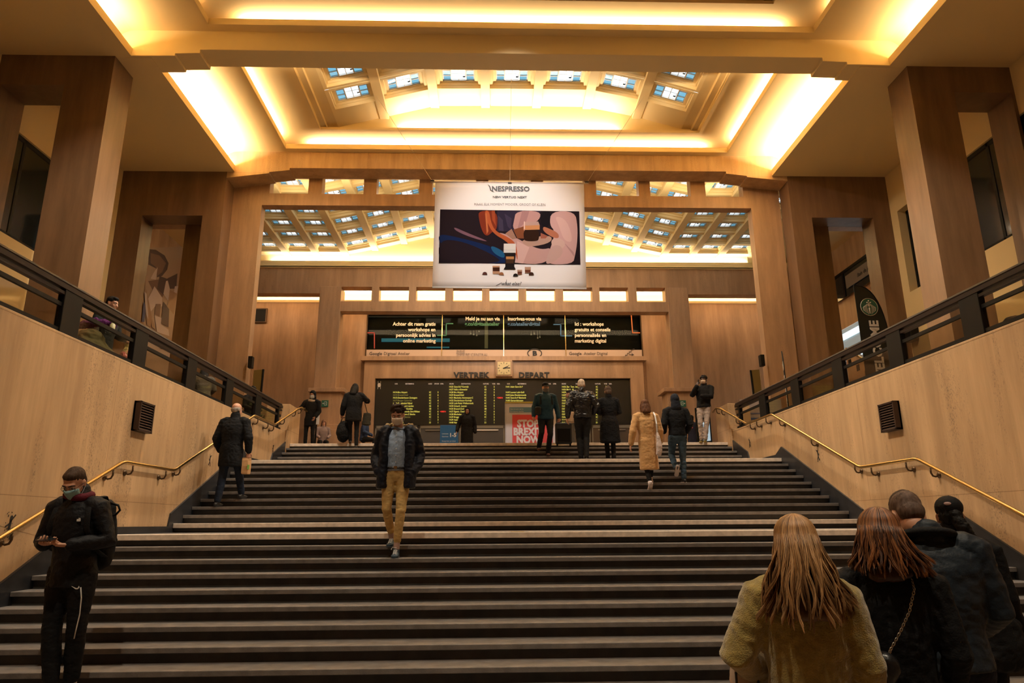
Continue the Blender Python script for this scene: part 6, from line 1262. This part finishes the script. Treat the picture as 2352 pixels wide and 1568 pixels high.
mp(MTN, [(580, 770), (640, 800), (610, 960), (560, 900)]); mp(MW, [(460, 740), (520, 830), (520, 900), (470, 890), (430, 940), (400, 860)]); mp(MBR, [(470, 880), (510, 880), (500, 980), (460, 960)]); mp(MW, [(460, 970), (520, 990), (510, 1040), (570, 1080), (575, 1130), (480, 1100)]); mp(MDK, [(530, 860), (575, 920), (570, 1060), (510, 1030)])
mp(MBL, [(375, 860), (395, 900), (380, 1020), (360, 1020)]); mp(MTN, [(395, 760), (440, 980), (430, 1060), (400, 1040), (385, 850)]); mp(MW, [(380, 780), (400, 800), (410, 1000), (395, 960)]); mp(MDK, [(470, 1130), (580, 1160), (575, 1240), (510, 1230)]); mp(MTN, [(420, 950), (480, 1090), (440, 1060)])
obj('mural_panel', mu, mm, t, clean=False)
# right: stair with glass front and lit doorway
t = thing('stair_balustrade', 'sloping stone stair balustrade with square holes inside the far right opening', 'balustrade', (12.6, 22.5, ZF))
Xs = 12.9; q = [at(a, b, X=Xs) for a, b in ((1940, 802), (2022, 852), (2022, 878), (1940, 830))]; ys = [e.y for e in q]; zs = [e.z for e in q]
mb = MB(); pl = [(q[0].y, q[0].z), (q[1].y, q[1].z), (q[1].y, ZF), (q[0].y, ZF)]; mb.prism(pl, 'x', Xs, Xs+.3); obj('stone_wall', mb, TRAV2, t)
b = MB()
for i in range(4):
    f0 = .12+.24*i; yy = q[0].y+(q[1].y-q[0].y)*f0; zz = q[0].z+(q[1].z-q[0].z)*f0-.35; b.box(Xs-.01, Xs+.02, yy-.1, yy+.1, zz-.16, zz+.06)
    
obj('square_holes', b, BLACK, t); obj('brass_rail', MB().tube([(Xs+.05, q[0].y, q[0].z+.04), (Xs+.05, q[1].y, q[1].z+.04)], .03, 6), BRASS, t)
Xw = 13.88
def on(a, b, m_, nm, X=Xw, parent=None): pass
lw = [at(a, b, X=Xw) for a, b in ((1925, 770), (2010, 720), (2020, 850), (1935, 870))]
r = tag(bpy.data.objects.new('door_1', None), kind='structure'); COL.objects.link(r); r.location = lw[3]
yl, yh = min(e.y for e in lw), max(e.y for e in lw)
obj('lit_doorway', MB().box(Xw+.02, Xw+.04, 20.6, 28, ZF, 8.98), mat('lit_shop', (.25, .3, .3), .5, emit=(.22, .28, .30), estr=.5), r); obj('light_bar', MB().box(Xw-.02, Xw, 20.8, 27.5, 8.55, 8.8).box(Xw-.02, Xw, 21.5, 27, 7.7, 7.8), mat('white_tube', (.8, .9, 1), emit=(.7, .9, 1), estr=.9), r)
t = tag(bpy.data.objects.new('window_8', None), kind='structure'); COL.objects.link(t); t.location = (Xw, 23, 9.0); obj('pane', MB().box(Xw-.10, Xw-.07, 20.4, 26.3, 10.1, 11.1), DGLASS, t); obj('frame', MB().box(Xw-.13, Xw-.07, 20.4, 20.5, 10.1, 11.1).box(Xw-.13, Xw-.07, 25.2, 25.3, 10.1, 11.1).box(Xw-.13, Xw-.07, 20.4, 26.3, 11.05, 11.15), BLACK, t)
obj('grey_sign', MB().box(Xw-.16, Xw-.13, 22.2, 25.0, 10.35, 10.85), mat('sign_grey', (.20, .17, .15), .6), t); lettering('Bain de jour', (Xw-.17, 23.6, 10.5), .15, TEXTB, t, right=(0, -1, 0), align='CENTER', shear=.2)
